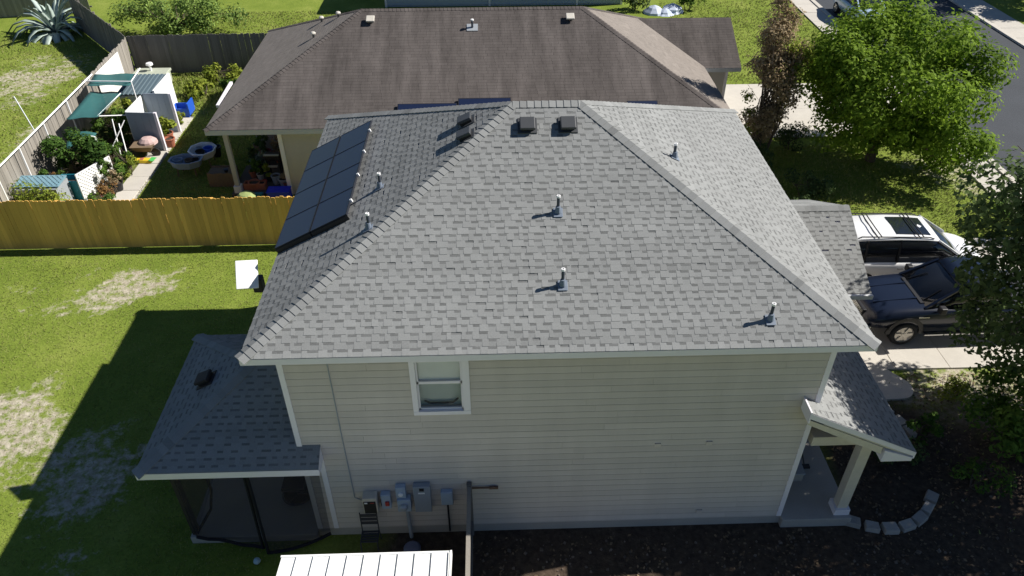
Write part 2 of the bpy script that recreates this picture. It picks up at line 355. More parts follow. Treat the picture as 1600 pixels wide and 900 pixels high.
W, D, OV, RISE, ZE = 9.804, 8.467, .427, .508, 5.45
house = thing('house', 'two-storey house in the middle with a grey shingle hip roof and beige siding', 'house', (W/2, D/2, 0))
main_roof = MB().box(-OV+.03, W+OV-.03, -OV+.03, D+OV-.03, ZE-.13, ZE-.115).build('roof', WHITE, house)   # soffit board
x0, x1, y0, y1 = -OV, W+OV, -OV, D+OV; h = (y1-y0)/2; zr = ZE+RISE*h; ym = (y0+y1)/2
A, B, Cc, Dd = (x0, y0, ZE), (x1, y0, ZE), (x1, y1, ZE), (x0, y1, ZE); E1, E2 = (x0+h, ym, zr), (x1-h, ym, zr)
dk = MB(); dz = Vector((0, 0, -.004))
dk.add([Vector(p)+dz for p in (A, B, Cc, Dd, E1, E2)], [[0, 1, 5, 4], [1, 2, 5], [2, 3, 4, 5], [3, 0, 4]], -.3); dk.build('roof_deck', SHING, main_roof)
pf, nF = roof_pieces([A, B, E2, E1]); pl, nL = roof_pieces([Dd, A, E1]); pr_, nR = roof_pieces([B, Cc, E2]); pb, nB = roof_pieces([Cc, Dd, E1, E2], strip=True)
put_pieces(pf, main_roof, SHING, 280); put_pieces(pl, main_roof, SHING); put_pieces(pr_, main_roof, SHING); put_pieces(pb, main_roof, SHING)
hip_caps(main_roof, A, E1, nF, nL, SHING); hip_caps(main_roof, B, E2, nF, nR, SHING); hip_caps(main_roof, Dd, E1, nB, nL, SHING); hip_caps(main_roof, Cc, E2, nB, nR, SHING)
hip_caps(main_roof, E1, E2, nF, nB, SHING)
for a, b, c, d in ((x0, x1, y0-.0, y0+.03), (x0, x1, y1-.03, y1), (x0, x0+.03, y0+.032, y1-.032), (x1-.03, x1, y0+.032, y1-.032)):
    MB().box(a, b, c, d, ZE-.138, ZE-.012).build('fascia', WHITE, main_roof)
# walls: solid shell, boards on the street-facing and camera-facing sides
wx0, wx1, wz0, wz1 = 2.38, 3.2, 3.70, 4.93          # window opening
wl = MB(); ZT = ZE-.13
wl.box(.02, wx0, .03, .15, .25, ZT); wl.box(wx1, W-.02, .03, .15, .25, ZT); wl.box(wx0, wx1, .03, .15, .25, wz0); wl.box(wx0, wx1, .03, .15, wz1, ZT)
wl.box(.02, .14, .15, D-.14, .25, ZT); wl.box(W-.14, W-.02, .15, D-.14, .25, ZT); wl.box(.02, W-.02, D-.14, D-.02, .25, ZT)
wall = wl.build('wall', SIDING, house)
z = .25; ex = .166
while z < ZT-.02:
    zt = min(z+ex+.012, ZT)
    segs = [(.09, W-.09)] if zt < wz0-.08 or z > wz1+.08 else [(.09, wx0-.1), (wx1+.13, W-.09)]
    sg2 = []
    for a, b in segs:
        cut = a+R.uniform(.8, 3.6)
        while cut < b-.5: sg2.append((a, cut-.003)); a = cut; cut += 3.66
        sg2.append((a, b))
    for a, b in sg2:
        MB().hexa([(a, -.02, z), (b, -.02, z), (b, .028, z), (a, .028, z)], [(a, .012, zt), (b, .012, zt), (b, .028, zt), (a, .028, zt)], R.uniform(-.1, .1)).box(a+.001, b-.001, -.0235, -.005, z-.004, z+.013, -.2).build('siding_board', SIDING, wall)  # darker lip strip puts the lap's shade and dirt line into the colour
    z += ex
for zz in np.arange(.3, 5.1, .166): pass
for a in (0, W-.1): MB().box(a, a+.1, -.028, .1, .25, ZT).build('corner_trim', WHITE, house)
MB().box(W-.02, W+.03, .1, .2, .25, ZT).build('corner_trim', WHITE, house)
MB().box(0, W+.0, -.015, D, -.1, .25).build('foundation', CONCD, house)
MB().box(.34, .44, -.03, .0, .25, 2.55).build('corner_trim', WHITE, house)
win = MB().box(wx0-.1, wx1+.13, -.035, .02, wz1, wz1+.08).box(wx0-.1, wx1+.13, -.04, .02, wz0-.09, wz0).box(wx0-.1, wx0, -.035, .02, wz0, wz1).box(wx1, wx1+.13, -.035, .02, wz0, wz1).build('window', WHITE, house, bevel=.004)
zm = 4.38
MB().box(wx0, wx1, .02, .06, zm-.03, zm+.03).box(wx0, wx0+.035, .02, .06, wz0, wz1).box(wx1-.035, wx1, .02, .06, wz0, wz1).box(wx0, wx1, .02, .06, wz0, wz0+.04).build('sash', WHITE, win)
for a, b in ((wz0+.04, zm-.03), (zm+.03, wz1)): MB().box(wx0+.03, wx1-.03, .04, .048, a, b).build('pane', GLASSW, win)
MB().box(wx0+.036, wx1-.036, .08, .09, zm+.0, wz1).build('curtain', CURT, win); MB().box(wx0, wx1, .14, .15, wz0, zm).build('blind', CURTD, win)
MB().path([(wx0+.1, .1, 3.86), (wx0+.2, .09, 3.8), (wx1-.2, .09, 3.8), (wx1-.1, .1, 3.9)], .018).build('cord', BLACK, win)
MB().path([(.88, -.02, ZT), (.88, -.02, 3.2), (.89, -.02, 1.25), (1.05, -.03, 1.15)], .012).build('wall_conduit', EGREY, house)
for px_, pz_ in ((8.02, .47), (6.9, 2.6), (7.9, 2.62)): MB().box(px_-.06, px_+.06, -.03, 0, pz_-.05, pz_+.05).build('wall_cap', SIDING, house)
# plumbing vents and attic vents on the roof
def onF(x, y): return Vector((x, y, ZE+(y+OV)*RISE))
def onL(x, y): return Vector((x, y, ZE+(x+OV)*RISE))
def onR(x, y): return Vector((x, y, ZE+(W+OV-x)*RISE))
def vent_pipe(p, n, hh=.32):
    fl = MB(); u = n.orthogonal().normalized()
    zx = Vector((0, 0, 1)); v = (zx-n*zx.dot(n)).normalized(); u = v.cross(n); q = p+n*.022
    q0 = q; fl.hexa([q-u*.085-v*.11, q+u*.085-v*.11, q+u*.085+v*.09, q-u*.085+v*.09], [q-u*.08-v*.105+n*.006, q+u*.08-v*.105+n*.006, q+u*.08+v*.085+n*.006, q-u*.08+v*.085+n*.006])
    fl.tube(q, q+Vector((0, 0, .12)), .065, .042, 12)
    r = fl.build('vent_pipe', LEAD, house, smooth=False)
    MB().tube(p, p+Vector((0, 0, hh)), .028, .028, 12).build('pipe', PIPE, r, smooth=False)
    MB().lathe(p+Vector((0, 0, hh)), [(.029, 0), (.036, .0), (.036, .04), (.022, .042), (.022, .0)], 12).build('rim', CAPW, r)
for x, y in ((4.985, 1.98), (4.985, .67), (8.474, .02)): vent_pipe(onF(x, y), nF)
for x, y in ((1.62, 3.29), (1.565, 1.875)): vent_pipe(onL(x, y), nL, .30)
vent_pipe(onR(7.39, 3.57), nR, .28)
def roof_vent(p, n, m=BLACKM, s=.15, hh=.12):
    zx = Vector((0, 0, 1)); v = (zx-n*zx.dot(n)).normalized(); u = v.cross(n)
    r = MB().hexa([p-u*s*1.25-v*s*1.15+n*.015, p+u*s*1.25-v*s*1.15+n*.015, p+u*s*1.25+v*s*1.3+n*.015, p-u*s*1.25+v*s*1.3+n*.015], [p-u*s*1.2-v*s*1.1+n*.028, p+u*s*1.2-v*s*1.1+n*.028, p+u*s*1.2+v*s*1.25+n*.028, p-u*s*1.2+v*s*1.25+n*.028]).build('roof_vent', m, house)
    MB().hexa([p-u*s*.8-v*s*.75, p+u*s*.8-v*s*.75, p+u*s*.8+v*s*.9, p-u*s*.8+v*s*.9], [p-u*s*.8-v*s*.75+n*hh*.8, p+u*s*.8-v*s*.75+n*hh*.8, p+u*s*.8+v*s*.9+n*hh*.8, p-u*s*.8+v*s*.9+n*hh*.8]).build('neck', BLACK, r)
    MB().hexa([p-u*s-v*s+n*hh*.72, p+u*s-v*s+n*hh*.72, p+u*s+v*s+n*hh*.6, p-u*s+v*s+n*hh*.6], [p-u*s*.97-v*s*.97+n*hh*1.25, p+u*s*.97-v*s*.97+n*hh*1.25, p+u*s*.97+v*s*.97+n*hh*1.1, p-u*s*.97+v*s*.97+n*hh*1.1]).build('hood', m, r, bevel=.015)
    return r
roof_vent(onF(4.50, 3.70), nF); roof_vent(onF(5.28, 3.70), nF); roof_vent(onL(3.32, 4.33), nL); roof_vent(onL(3.32, 3.68), nL)
# patio roof (left), hip
pz, px0, py0, py1 = 2.62, -2.97, -.42, 3.52; ph = (py1-py0)/2; pzr = pz+.52*ph; pym = (py0+py1)/2
PA, PB, PB2, PC, PD, PE, PW = (px0, py0, pz), (.44, py0, pz), (.44, -.0, pz+.52*.42), (0, py1, pz), (px0, py1, pz), (px0+ph, pym, pzr), (0, pym, pzr)
patio = MB().box(px0+.03, .42, py0+.03, -.02, pz-.17, pz-.15).box(px0+.03, -.02, -.019, py1-.03, pz-.17, pz-.15).build('patio_roof', WHITE, house)
f1, n1 = roof_pieces([PA, (0, py0, pz), PW, PE]); f1b, _ = roof_pieces([(0, py0, pz), PB, PB2, (0, 0, PB2[2])]); f2, n2 = roof_pieces([PD, PA, PE]); f3, n3 = roof_pieces([PC, PD, PE, PW])
put_pieces(f1+f1b+f2+f3, patio, SHING, 20)
MB().add([Vector(p)+dz for p in (PA, (0, py0, pz), PW, PE, PD, PC, PB, PB2, (0, 0, PB2[2]))], [[0, 1, 2, 3], [4, 0, 3], [5, 4, 3, 2], [1, 6, 7, 8]], -.3).build('roof_deck', SHING, patio)
hip_caps(patio, PA, PE, n1, n2, SHING, single=True); hip_caps(patio, PD, PE, n3, n2, SHING, single=True); hip_caps(patio, PE, PW, n1, n3, SHING, single=True)
MB().box(px0, .44, py0, py0+.025, pz-.17, pz-.01).build('fascia', WHITE, patio); MB().box(px0, px0+.025, py0+.027, py1, pz-.17, pz-.01).build('fascia', WHITE, patio)
MB().hexa([(.415, py0+.027, pz-.17), (.44, py0+.027, pz-.17), (.44, -.023, pz-.17), (.415, -.023, pz-.17)], [(.415, py0+.027, pz-.01), (.44, py0+.027, pz-.01), (.44, -.023, pz+.19), (.415, -.023, pz+.19)]).build('fascia', WHITE, patio)
roof_vent(onL(0, 0)*0+Vector((-2.08, 1.55, pz+.52*(.89))), n2, mat('rusty_vent_metal', (.035, .028, .028), .7), .16, .13)
MB().box(-2.65, 0, -.13, 3.2, -.1, .2).build('patio_slab', CONCD, house, bevel=.02)
for x, y in ((-2.55, .0), (-2.55, 3.05)): MB().box(x-.06, x+.06, y-.06, y+.06, .2, pz-.17).build('patio_post', DARK, house)
# hanging netting, bowed out at the bottom
def net(pt, pb, ny=10):
    n = len(pt); vs_ = []; fs = []
    for j in range(ny+1):
        k = j/ny
        for i in range(n):
            a, b = Vector(pt[i]), Vector(pb[i]); q = a.lerp(b, k); q.z = a.z+(b.z-a.z)*k; vs_.append(q)
    for j in range(ny):
        for i in range(n-1): a = j*n+i; fs.append([a, a+1, a+1+n, a+n])
    return MB().add(vs_, fs)
ntop = [(-2.5+2.82*i/12, -.1, pz-.17) for i in range(13)]
nb1 = [(-2.5+1.42*i/6, -.13-.22*(i/6)**1.2-.02*math.sin(i*2), .22-.14*(i/6)) for i in range(7)]; nb2 = [(-1.02+1.3*i/6, -.42+.29*(i/6)**2, .02+.2*(i/6)**1.5) for i in range(7)]
pn = net(ntop[:7], nb1).build('patio_netting', SCREEN, house, smooth=True); pn2 = net(ntop[6:], nb2).build('patio_netting', SCREEN, house, smooth=True)
net([(-2.5, -.1, pz-.17), (-2.5, 1.5, pz-.17), (-2.5, 3, pz-.17)], [(-2.52, -.13, .2), (-2.6, 1.5, .2), (-2.52, 3, .2)]).build('patio_netting', SCREEN, house)
MB().path(nb1, .035).path([Vector(ntop[6]).lerp(Vector(nb1[6]), k)+Vector((-.03, 0, 0)) for k in (.0, .5, 1)], .032).build('hem', HEM, pn)
MB().path(nb2, .035).path([Vector(ntop[6]).lerp(Vector(nb2[0]), k)+Vector((.03, -.01, 0)) for k in (0, .5, 1)], .032).build('hem', HEM, pn2)
MB().path([(-1.95, .05, 2.3), (-1.95, .06, 1.5), (-2.1, .05, .9), (-2.45, -.05, .35)], .03).build('hem', HEM, pn)
# front porch roof (right)
qx0, qx1, qy0, qy1, qz = W+.01, 11.76, -.42, 4.4, 2.68; qs = .50
def qp(x, y): return (x, y, qz+(qx1-x)*qs)
porch = MB().hexa([(qx0, qy0+.05, qp(qx0, 0)[2]-.2), (qx0, qy1, qp(qx0, 0)[2]-.2), (qx1-.02, qy1, qz-.2), (qx1-.02, qy0+.05, qz-.2)], [(qx0, qy0+.05, qp(qx0, 0)[2]-.02), (qx0, qy1, qp(qx0, 0)[2]-.02), (qx1-.02, qy1, qz-.02), (qx1-.02, qy0+.05, qz-.02)]).build('porch_roof', CREAM, house)
g1, gn = roof_pieces([(qx1, qy0, qz), (qx1, qy1, qz), qp(qx0, qy1), qp(qx0, qy0)]); g2, _ = roof_pieces([(qx0, qy0, qp(qx0, 0)[2]), (qx0, -.03, qp(qx0, 0)[2]), qp(9.5, -.03), qp(9.5, qy0)])
put_pieces(g1+g2, porch, SHING)
MB().add([Vector(qp(9.5, qy0))+dz, Vector(qp(qx1, qy0))+dz, Vector(qp(qx1, qy1))+dz, Vector(qp(qx0, qy1))+dz, Vector(qp(qx0, -.03))+dz, Vector(qp(9.5, -.03))+dz], [[0, 1, 2, 3, 4, 5]], -.3).build('roof_deck', SHING, porch)
a, b = qp(9.5, qy0-.005), qp(qx1, qy0-.005)
MB().hexa([Vector(a)+Vector((0, 0, -.14)), Vector(b)+Vector((0, 0, -.12)), Vector(b)+Vector((0, .03, -.12)), Vector(a)+Vector((0, .03, -.14))], [Vector(a)+Vector((0, 0, -.008)), Vector(b)+Vector((0, 0, -.008)), Vector(b)+Vector((0, .03, -.008)), Vector(a)+Vector((0, .03, -.008))]).build('rake_board', WHITE, porch)
MB().box(9.47, 9.5, qy0-.005, -.03, qp(9.5, 0)[2]-.25, qp(9.5, 0)[2]+.03).build('rake_return', WHITE, porch)
MB().hexa([(9.5, qy0+.03, qp(9.5, 0)[2]-.32), (11.1, qy0+.03, 2.62), (11.1, -.03, 2.62), (9.5, -.03, qp(9.5, 0)[2]-.32)], [(9.5, qy0+.03, qp(9.5, 0)[2]-.2), (11.1, qy0+.03, 2.8), (11.1, -.03, 2.8), (9.5, -.03, qp(9.5, 0)[2]-.2)]).build('rake_soffit', CREAM, porch)
MB().box(qx1-.02, qx1+.01, qy0, qy1, qz-.18, qz-.01).build('fascia', WHITE, porch)
MB().hexa([(11.15, qy0, 2.43), (11.74, qy0, 2.43), (11.74, qy0+.35, 2.43), (11.15, qy0+.35, 2.43)], [(11.15, qy0, 2.74), (11.74, qy0, 2.52), (11.74, qy0+.35, 2.52), (11.15, qy0+.35, 2.74)]).build('eave_box', WHITE, porch)
MB().box(9.95, 11.2, .02, .3, 2.42, 2.66).build('porch_beam', CREAM, porch)
colm = MB().box(10.98, 11.2, .0, .22, .25, 2.43).build('porch_column', CREAM, house, bevel=.008); MB().box(10.93, 11.25, -.05, .27, .25, .42).build('plinth', WHITE, colm)
MB().box(W, 11.3, -.14, 3.1, -.1, .25).build('porch_slab', CONCD, house, bevel=.02)
# garage wing
gx1, gy0, gym, gy1, gz, gzr = 12.85, 4.42, 6.6, 8.78, 2.72, 3.84
MB().box(W, 12.5, 4.75, 8.5, 0, gz-.15).build('garage_wall', SIDING, house)
MB().add([(12.5, 4.75, gz-.15), (12.5, 8.5, gz-.15), (12.5, 6.6, gzr-.15), (12.4, 4.75, gz-.15), (12.4, 8.5, gz-.15), (12.4, 6.6, gzr-.15)], [[0, 1, 2], [5, 4, 3], [0, 2, 5, 3], [1, 4, 5, 2]]).build('garage_gable', SIDING, house)
groof = MB().hexa([(W, gy0, gz-.16), (gx1, gy0, gz-.16), (gx1, gym, gzr-.16), (W, gym, gzr-.16)], [(W, gy0, gz-.03), (gx1, gy0, gz-.03), (gx1, gym, gzr-.03), (W, gym, gzr-.03)]).hexa([(W, gy1, gz-.16), (W, gym, gzr-.161), (gx1, gym, gzr-.161), (gx1, gy1, gz-.16)], [(W, gy1, gz-.03), (W, gym, gzr-.031), (gx1, gym, gzr-.031), (gx1, gy1, gz-.03)]).build('garage_roof', WHITE, house)
h1, hn1 = roof_pieces([(W, gy0-.0, gz), (gx1+.02, gy0-.0, gz), (gx1+.02, gym, gzr), (W, gym, gzr)]); h2, hn2 = roof_pieces([(gx1, gy1, gz), (W, gy1, gz), (W, gym, gzr), (gx1, gym, gzr)], strip=True)
put_pieces(h1+h2, groof, SHING); hip_caps(groof, (gx1, gym, gzr), (W, gym, gzr), hn1, hn2, SHING)
MB().box(12.2, gx1+.03, gy0-.1, gy0-.025, gz-.11, gz+.0).build('gutter', GUT, groof)

# ------------------------------------------------------------------ solar panels
def solar(col, row, label):
    ys = [6.715, 5.69, 4.665, 3.64, 2.60]; xs = [(-.40, .325), (.345, 1.09)][col]
    ya, yb = ys[row+1]+.006, ys[row]-.006
    o = thing('solar_panel', label, 'solar panel', onL((xs[0]+xs[1])/2, (ya+yb)/2), 'solar panels on the roof slope')
    def P(x, y, hh): return onL(x, y)+nL*hh
    def slab(a, b, c, d, z0, z1): return [P(a, c, z0), P(b, c, z0), P(b, d, z0), P(a, d, z0)], [P(a, c, z1), P(b, c, z1), P(b, d, z1), P(a, d, z1)]
    f = MB(); e = .009
    for q in ((xs[0], xs[1], ya, ya+e), (xs[0], xs[1], yb-e, yb), (xs[0], xs[0]+e, ya+e, yb-e), (xs[1]-e, xs[1], ya+e, yb-e)): f.hexa(*slab(*q, .09, .135))
    f.build('frame', SFRAME, o)
    MB().hexa(*slab(xs[0]+e, xs[1]-e, ya+e, yb-e, .10, .13), R.uniform(-.2, .2)).build('cells', CELL, o)
    if col == 1: MB().hexa(*slab(xs[1]+.0, xs[1]+.035, yb-.545, yb-.505, .08, .15)).build('clamp', CAPW, o)
    MB().hexa(*slab(xs[0]+.25, xs[0]+.29, ya, yb, .02, .088)).build('rail', BLACK, o)
    if row == 3: MB().hexa(*slab(xs[0], xs[1], ya-.012, ya-.002, .0, .1)).build('skirt', BLACK, o)
rn = ['rear-most', 'second from the rear', 'third from the rear', 'front-most']
for r in range(4):
    for c in range(2): solar(c, r, f"black solar panel in the {rn[r]} row, {'eave column' if c == 0 else 'upper column'} of the array")
# ------------------------------------------------------------------ satellite dish
dc = Vector((-1.05, 2.42, 5.1))
dish = thing('satellite_dish', 'white flat rectangular satellite dish on a black mast beside the left eave', 'satellite dish', dc)
camd = Vector((.2, -.60, .77)).normalized(); ux = Vector((1, .0, .16)); ux = (ux-camd*ux.dot(camd)).normalized(); uy = camd.cross(ux)
def Q(a, b, c): return dc+ux*a+uy*b+camd*c
MB().hexa([Q(-.21, -.29, 0), Q(.21, -.29, 0), Q(.21, .29, 0), Q(-.21, .29, 0)], [Q(-.21, -.29, .035), Q(.21, -.29, .035), Q(.21, .29, .035), Q(-.21, .29, .035)]).build('panel', CAPW, dish, bevel=.012)
MB().box(dc.x+.06, dc.x+.26, dc.y-.05, dc.y+.15, dc.z-.42, dc.z-.1).build('mount', BLACK, dish, bevel=.02)
MB().path([dc+Vector((0, .05, -.02)), dc+Vector((.15, .1, -.25)), dc+Vector((.3, .1, -.55)), Vector((0.02, 2.3, 4.4))], .03).build('mast', BLACK, dish)
# ------------------------------------------------------------------ electrical boxes on the front wall
def ebox(name, label, x0, x1, z0, z1, dp, m, y=0): 
    o = thing(name, label, 'electrical box', ((x0+x1)/2, y-.02, z0), 'electrical boxes on the wall')
    MB().box(x0, x1, y-.02-dp, y-.02, z0, z1).build('case', m, o, bevel=.01); return o
o = ebox('inverter_box', 'cream-topped inverter box with a dark front, leftmost on the beige wall', 1.08, 1.37, 1.0, 1.45, .2, CREAM); MB().box(1.1, 1.34, -.235, -.221, 1.0, 1.36).build('front_panel', BLACK, o); MB().box(1.12, 1.18, -.24, -.236, 1.31, 1.35).build('sticker', CAPW, o); MB().box(1.24, 1.31, -.24, -.236, 1.32, 1.34).build('sticker', RED, o)
o = ebox('disconnect_switch', 'small grey-blue switch box with a red handle on the beige wall', 1.44, 1.63, 1.02, 1.45, .13, EBLUE); MB().box(1.52, 1.60, -.19, -.152, 1.15, 1.27).build('handle', RED, o, bevel=.01); MB().box(1.42, 1.438, -.13, -.03, 1.1, 1.25).build('hinge', BLACK, o)
o = ebox('electric_meter', 'pale blue-grey electric meter box with a round glass dial and riser pipe', 1.76, 2.03, .95, 1.32, .16, EBLUE)
MB().box(1.75, 1.95, -.14, -.02, 1.33, 1.66).build('upper_case', EBLUE, o, bevel=.01); MB().lathe((1.88, -.18, 1.13), [(.085, 0), (.085, -.06), (.06, -.09), (0, -.1)], 16, 'y').build('meter_dial', GALV, o); MB().lathe((1.85, -.14, 1.47), [(.05, 0), (.05, -.03), (0, -.04)], 12, 'y').build('meter_dial', CAPW, o)
MB().tube((1.93, -.1, .95), (1.95, -.13, .02), .04).build('riser_pipe', EGREY, o)
o = ebox('breaker_panel', 'tall grey breaker panel with a black latch and white label', 2.1, 2.44, .88, 1.68, .13, EGREY); MB().box(2.23, 2.32, -.17, -.152, 1.57, 1.64).build('latch', BLACK, o); MB().box(2.2, 2.33, -.156, -.152, 1.47, 1.51).build('sticker', CAPW, o)
o = ebox('junction_box', 'small square pale grey box beside the gate, rightmost on the beige wall', 2.64, 2.88, 1.05, 1.45, .1, EBLUE); MB().box(2.66, 2.86, -.128, -.121, 1.08, 1.42).build('cover', EBLUE, o); MB().tube((2.76, -.06, 1.05), (2.76, -.06, .1), .02).build('conduit', BLACK, o)
tag(MB().lathe((1.99, -.46, 0), [(.02, .0), (.17, .0), (.18, .10), (.14, .14), (0, .15)], 20).build('round_lid', mat('dull_violet_plastic', (.16, .17, .24), .6)), 'dull violet round lid lying on the ground below the meter', 'basin')  # round lid lying on the ground, a valve cover
ch = thing('garden_chair', 'dark metal chair standing against the wall below the inverter box', 'chair', (1.15, -.35, 0))
for x in (.98, 1.32): MB().path([(x, -.22, 1.0), (x, -.25, .45), (x, -.55, .45), (x, -.6, 0)], .014).tube((x, -.25, .45), (x, -.15, 0), .014).build('leg_frame', mat('dark_grey_metal', (.045, .046, .055), .5), ch)
for k in range(5): MB().box(.98, 1.32, -.54+.06*k, -.5+.06*k, .45, .465).build('seat_slat', MATS['dark_grey_metal'], ch)
for k in range(3): MB().box(.98, 1.32, -.24, -.225, .65+.12*k, .73+.12*k).build('back_slat', MATS['dark_grey_metal'], ch)
# chair on patio
ch = thing('swivel_chair', 'dark round-based chair on the patio behind the netting', 'chair', (-.6, .9, .2))
MB().lathe((-.6, .9, .2), [(.30, .02), (.34, .05), (.30, .08), (.28, .05), (.3, .02)], 20).build('base_ring', BLACK, ch); MB().tube((-.6, .9, .22), (-.6, .9, .6), .03).build('stem', BLACK, ch)
MB().box(-.85, -.35, .65, 1.15, .6, .7).build('seat', BLACK, ch, bevel=.03); MB().box(-.85, -.35, 1.1, 1.18, .7, 1.35).build('backrest', BLACK, ch, bevel=.03)
for k in range(3): a = k*2.1; MB().bar((-.6, .9, .25), (-.6+.3*math.cos(a), .9+.3*math.sin(a), .25), .03, .02).build('spoke', BLACK, ch)
# gate and side fence, edge-on
gt = thing('side_gate', 'dark board gate running out from the front wall, seen edge-on', 'gate', (3.2, -.8, 0))
for k in range(13): MB().box(3.19, 3.215, -.12-.15*(k+1), -.12-.15*k-.01, .05, 1.58+R.uniform(-.02, .02)).build('board', GREYD, gt)
for zz in (.4, 1.45): MB().box(3.22, 3.26, -2.1, -.1, zz, zz+.09).build('rail', GREYD, gt)
MB().box(3.17, 3.27, -.12, -.03, 0, 1.66).build('post', GREYD, gt); MB().box(3.18, 3.26, -2.1, -.13, 1.605, 1.625).build('cap_rail', GREYW, gt)
MB().tube((3.27, -.05, 1.48), (3.8, -.05, 1.48), .018).build('latch_arm', RUST, gt); MB().box(3.62, 3.8, -.07, -.03, 1.45, 1.51).build('latch', RUST, gt)
# white shed in the foreground
sh = thing('garden_shed', 'small shed with a white ribbed metal roof at the bottom of the view', 'shed', (1.4, -2.6, 0))
MB().box(.1, 2.75, -3.35, -2.0, 0, 1.95).build('wall', WMETAL, sh)
nrib = 10
for k in range(nrib):
    a = -.06+2.98*k/nrib; b = a+2.98/nrib
    MB().hexa([(a+.004, -3.5, 2.25), (b-.03, -3.5, 2.25), (b-.03, -1.87, 2.0), (a+.004, -1.87, 2.0)], [(a+.004, -3.5, 2.27), (b-.03, -3.5, 2.27), (b-.03, -1.87, 2.02), (a+.004, -1.87, 2.02)], R.uniform(-.1, .1)).hexa([(b-.03, -3.5, 2.25), (b, -3.5, 2.25), (b, -1.87, 2.0), (b-.03, -1.87, 2.0)], [(b-.022, -3.5, 2.30), (b-.006, -3.5, 2.30), (b-.006, -1.87, 2.05), (b-.022, -1.87, 2.05)]).build('roof_panel', WMETAL, sh)
MB().box(-.07, 2.93, -1.869, -1.83, 1.93, 2.035).build('edge_trim', WMETAL, sh); MB().hexa([(2.925, -3.5, 2.15), (2.955, -3.5, 2.15), (2.955, -1.83, 1.9), (2.925, -1.83, 1.9)], [(2.925, -3.5, 2.31), (2.955, -3.5, 2.31), (2.955, -1.83, 2.05), (2.925, -1.83, 2.05)]).build('edge_trim', WMETAL, sh)
tag(MB().lathe((-1.17, -.64, 0), [(.02, 0), (.05, .02), (.075, .07), (.06, .12), (.0, .15)], 12).build('garden_ball', mat('pale_blue_glass', (.35, .5, .58), .3)), 'small pale blue ball lying on the shaded lawn', 'ball')

# ------------------------------------------------------------------ fences
def fence(name, label, p, q, hgt, m, mr, wd=.14, side=1, prot=.03, capped=False):
    p = Vector(p); q = Vector(q); d = (q-p).normalized(); nrm = Vector((-d.y, d.x, 0))*side; L_ = (q-p).length
    root = thing(name, label, 'fence', (p+q)/2)
    protos = []
    for k in range(9):
        w2 = wd-.004; hh = hgt+R.uniform(-.03, .03); t = R.uniform(-.2, .2); mb = MB()
        b = [(0, 0), (w2, 0), (w2, .02), (0, .02)]
        P3 = lambda u, v, zz: d*u+nrm*v+Vector((0, 0, zz))
        c = .025
        mb.hexa([P3(0, 0, .03), P3(w2, 0, .03), P3(w2, 0, hh-c), P3(w2-c, 0, hh), P3(c, 0, hh), P3(0, 0, hh-c)], [P3(0, .02, .03), P3(w2, .02, .03), P3(w2, .02, hh-c), P3(w2-c, .02, hh), P3(c, .02, hh), P3(0, .02, hh-c)], t)
        protos.append(mb.mesh('picket', m))
    n = int(L_/wd)
    for i in range(n):
        o = bpy.data.objects.new('picket', R.choice(protos)); COL.objects.link(o); o.parent = root
        o.location = p+d*(i*wd)-root.location+nrm*R.uniform(0, .006); o.rotation_euler = (R.uniform(-.006, .006), R.uniform(-.006, .006), 0)
    for zz in (.35, hgt/2, hgt-.25): MB().bar(p-nrm*prot+Vector((0, 0, zz)), q-nrm*prot+Vector((0, 0, zz)), .04, .09).build('rail', mr, root)
    k = 0.
    while k <= L_: a = p+d*k-nrm*(prot+.06); MB().box(a.x-.045, a.x+.045, a.y-.045, a.y+.045, 0, hgt-.06).build('post', mr, root); k += 2.4
    if capped: MB().bar(p+Vector((0, 0, hgt+.02))+nrm*.01, q+Vector((0, 0, hgt+.02))+nrm*.01, .09, .03).build('cap_rail', mr, root)
    return root
fence('wooden_fence', 'new yellow-brown cedar board fence crossing behind the left lawn', (-17, 11.06, 0), (0.0, 11.06, 0), 1.8, CEDAR, CEDAR, side=-1)
fence('wooden_fence', 'old pale grey board fence along the left of the garden with sheds', (-12.45, 11.2, 0), (-13.02, 25.75, 0), 1.8, GREYW, GREYW, side=-1)
fence('wooden_fence', 'dark weathered board fence behind the weedy garden, left of the brown roof', (-12.95, 25.85, 0), (-.5, 26.1, 0), 1.85, GREYD, GREYD, side=-1)
fence('wooden_fence', 'shaded board fence running back diagonally beyond the agave', (-13.05, 25.85, 0), (-18.6, 32.6, 0), 1.85, GREYD, GREYD, side=1)
fence('wooden_fence', 'pale tan board fence at the top left corner behind the agave', (-30, 33.6, 0), (-18.8, 35.2, 0), 1.9, GREYW, GREYW, side=-1)
# ------------------------------------------------------------------ neighbour's house
nb = thing('neighbour_house', 'single-storey house behind with a weathered brown hip roof and covered corner patio', 'house', (3.2, 18.75, 0))
nx0, nx1, ny0, ny1, nz = -5.75, 12.15, 13.85, 23.65, 2.75; nh = (ny1-ny0)/2; nzr = nz+.485*nh; nym = (ny0+ny1)/2
NA, NB_, NC, ND, NE, NF = (nx0, ny0, nz), (nx1, ny0, nz), (nx1, ny1, nz), (nx0, ny1, nz), (nx0+nh, nym, nzr), (nx1-nh, nym, nzr)
nroof = MB().box(nx0+.04, nx1-.04, ny0+.04, ny1-.04, nz-.17, nz-.15).build('roof', WHITE, nb)
r1, m1 = roof_pieces([NA, NB_, NF, NE], strip=True); r2, m2 = roof_pieces([ND, NA, NE], strip=True); r3, m3 = roof_pieces([NB_, NC, NF], strip=True); r4, m4 = roof_pieces([NC, ND, NE, NF], strip=True)
for r, m_ in ((r1, BSHING), (r2, BSHINL), (r3, BSHINL), (r4, BSHINL)): put_pieces(r, nroof, m_)
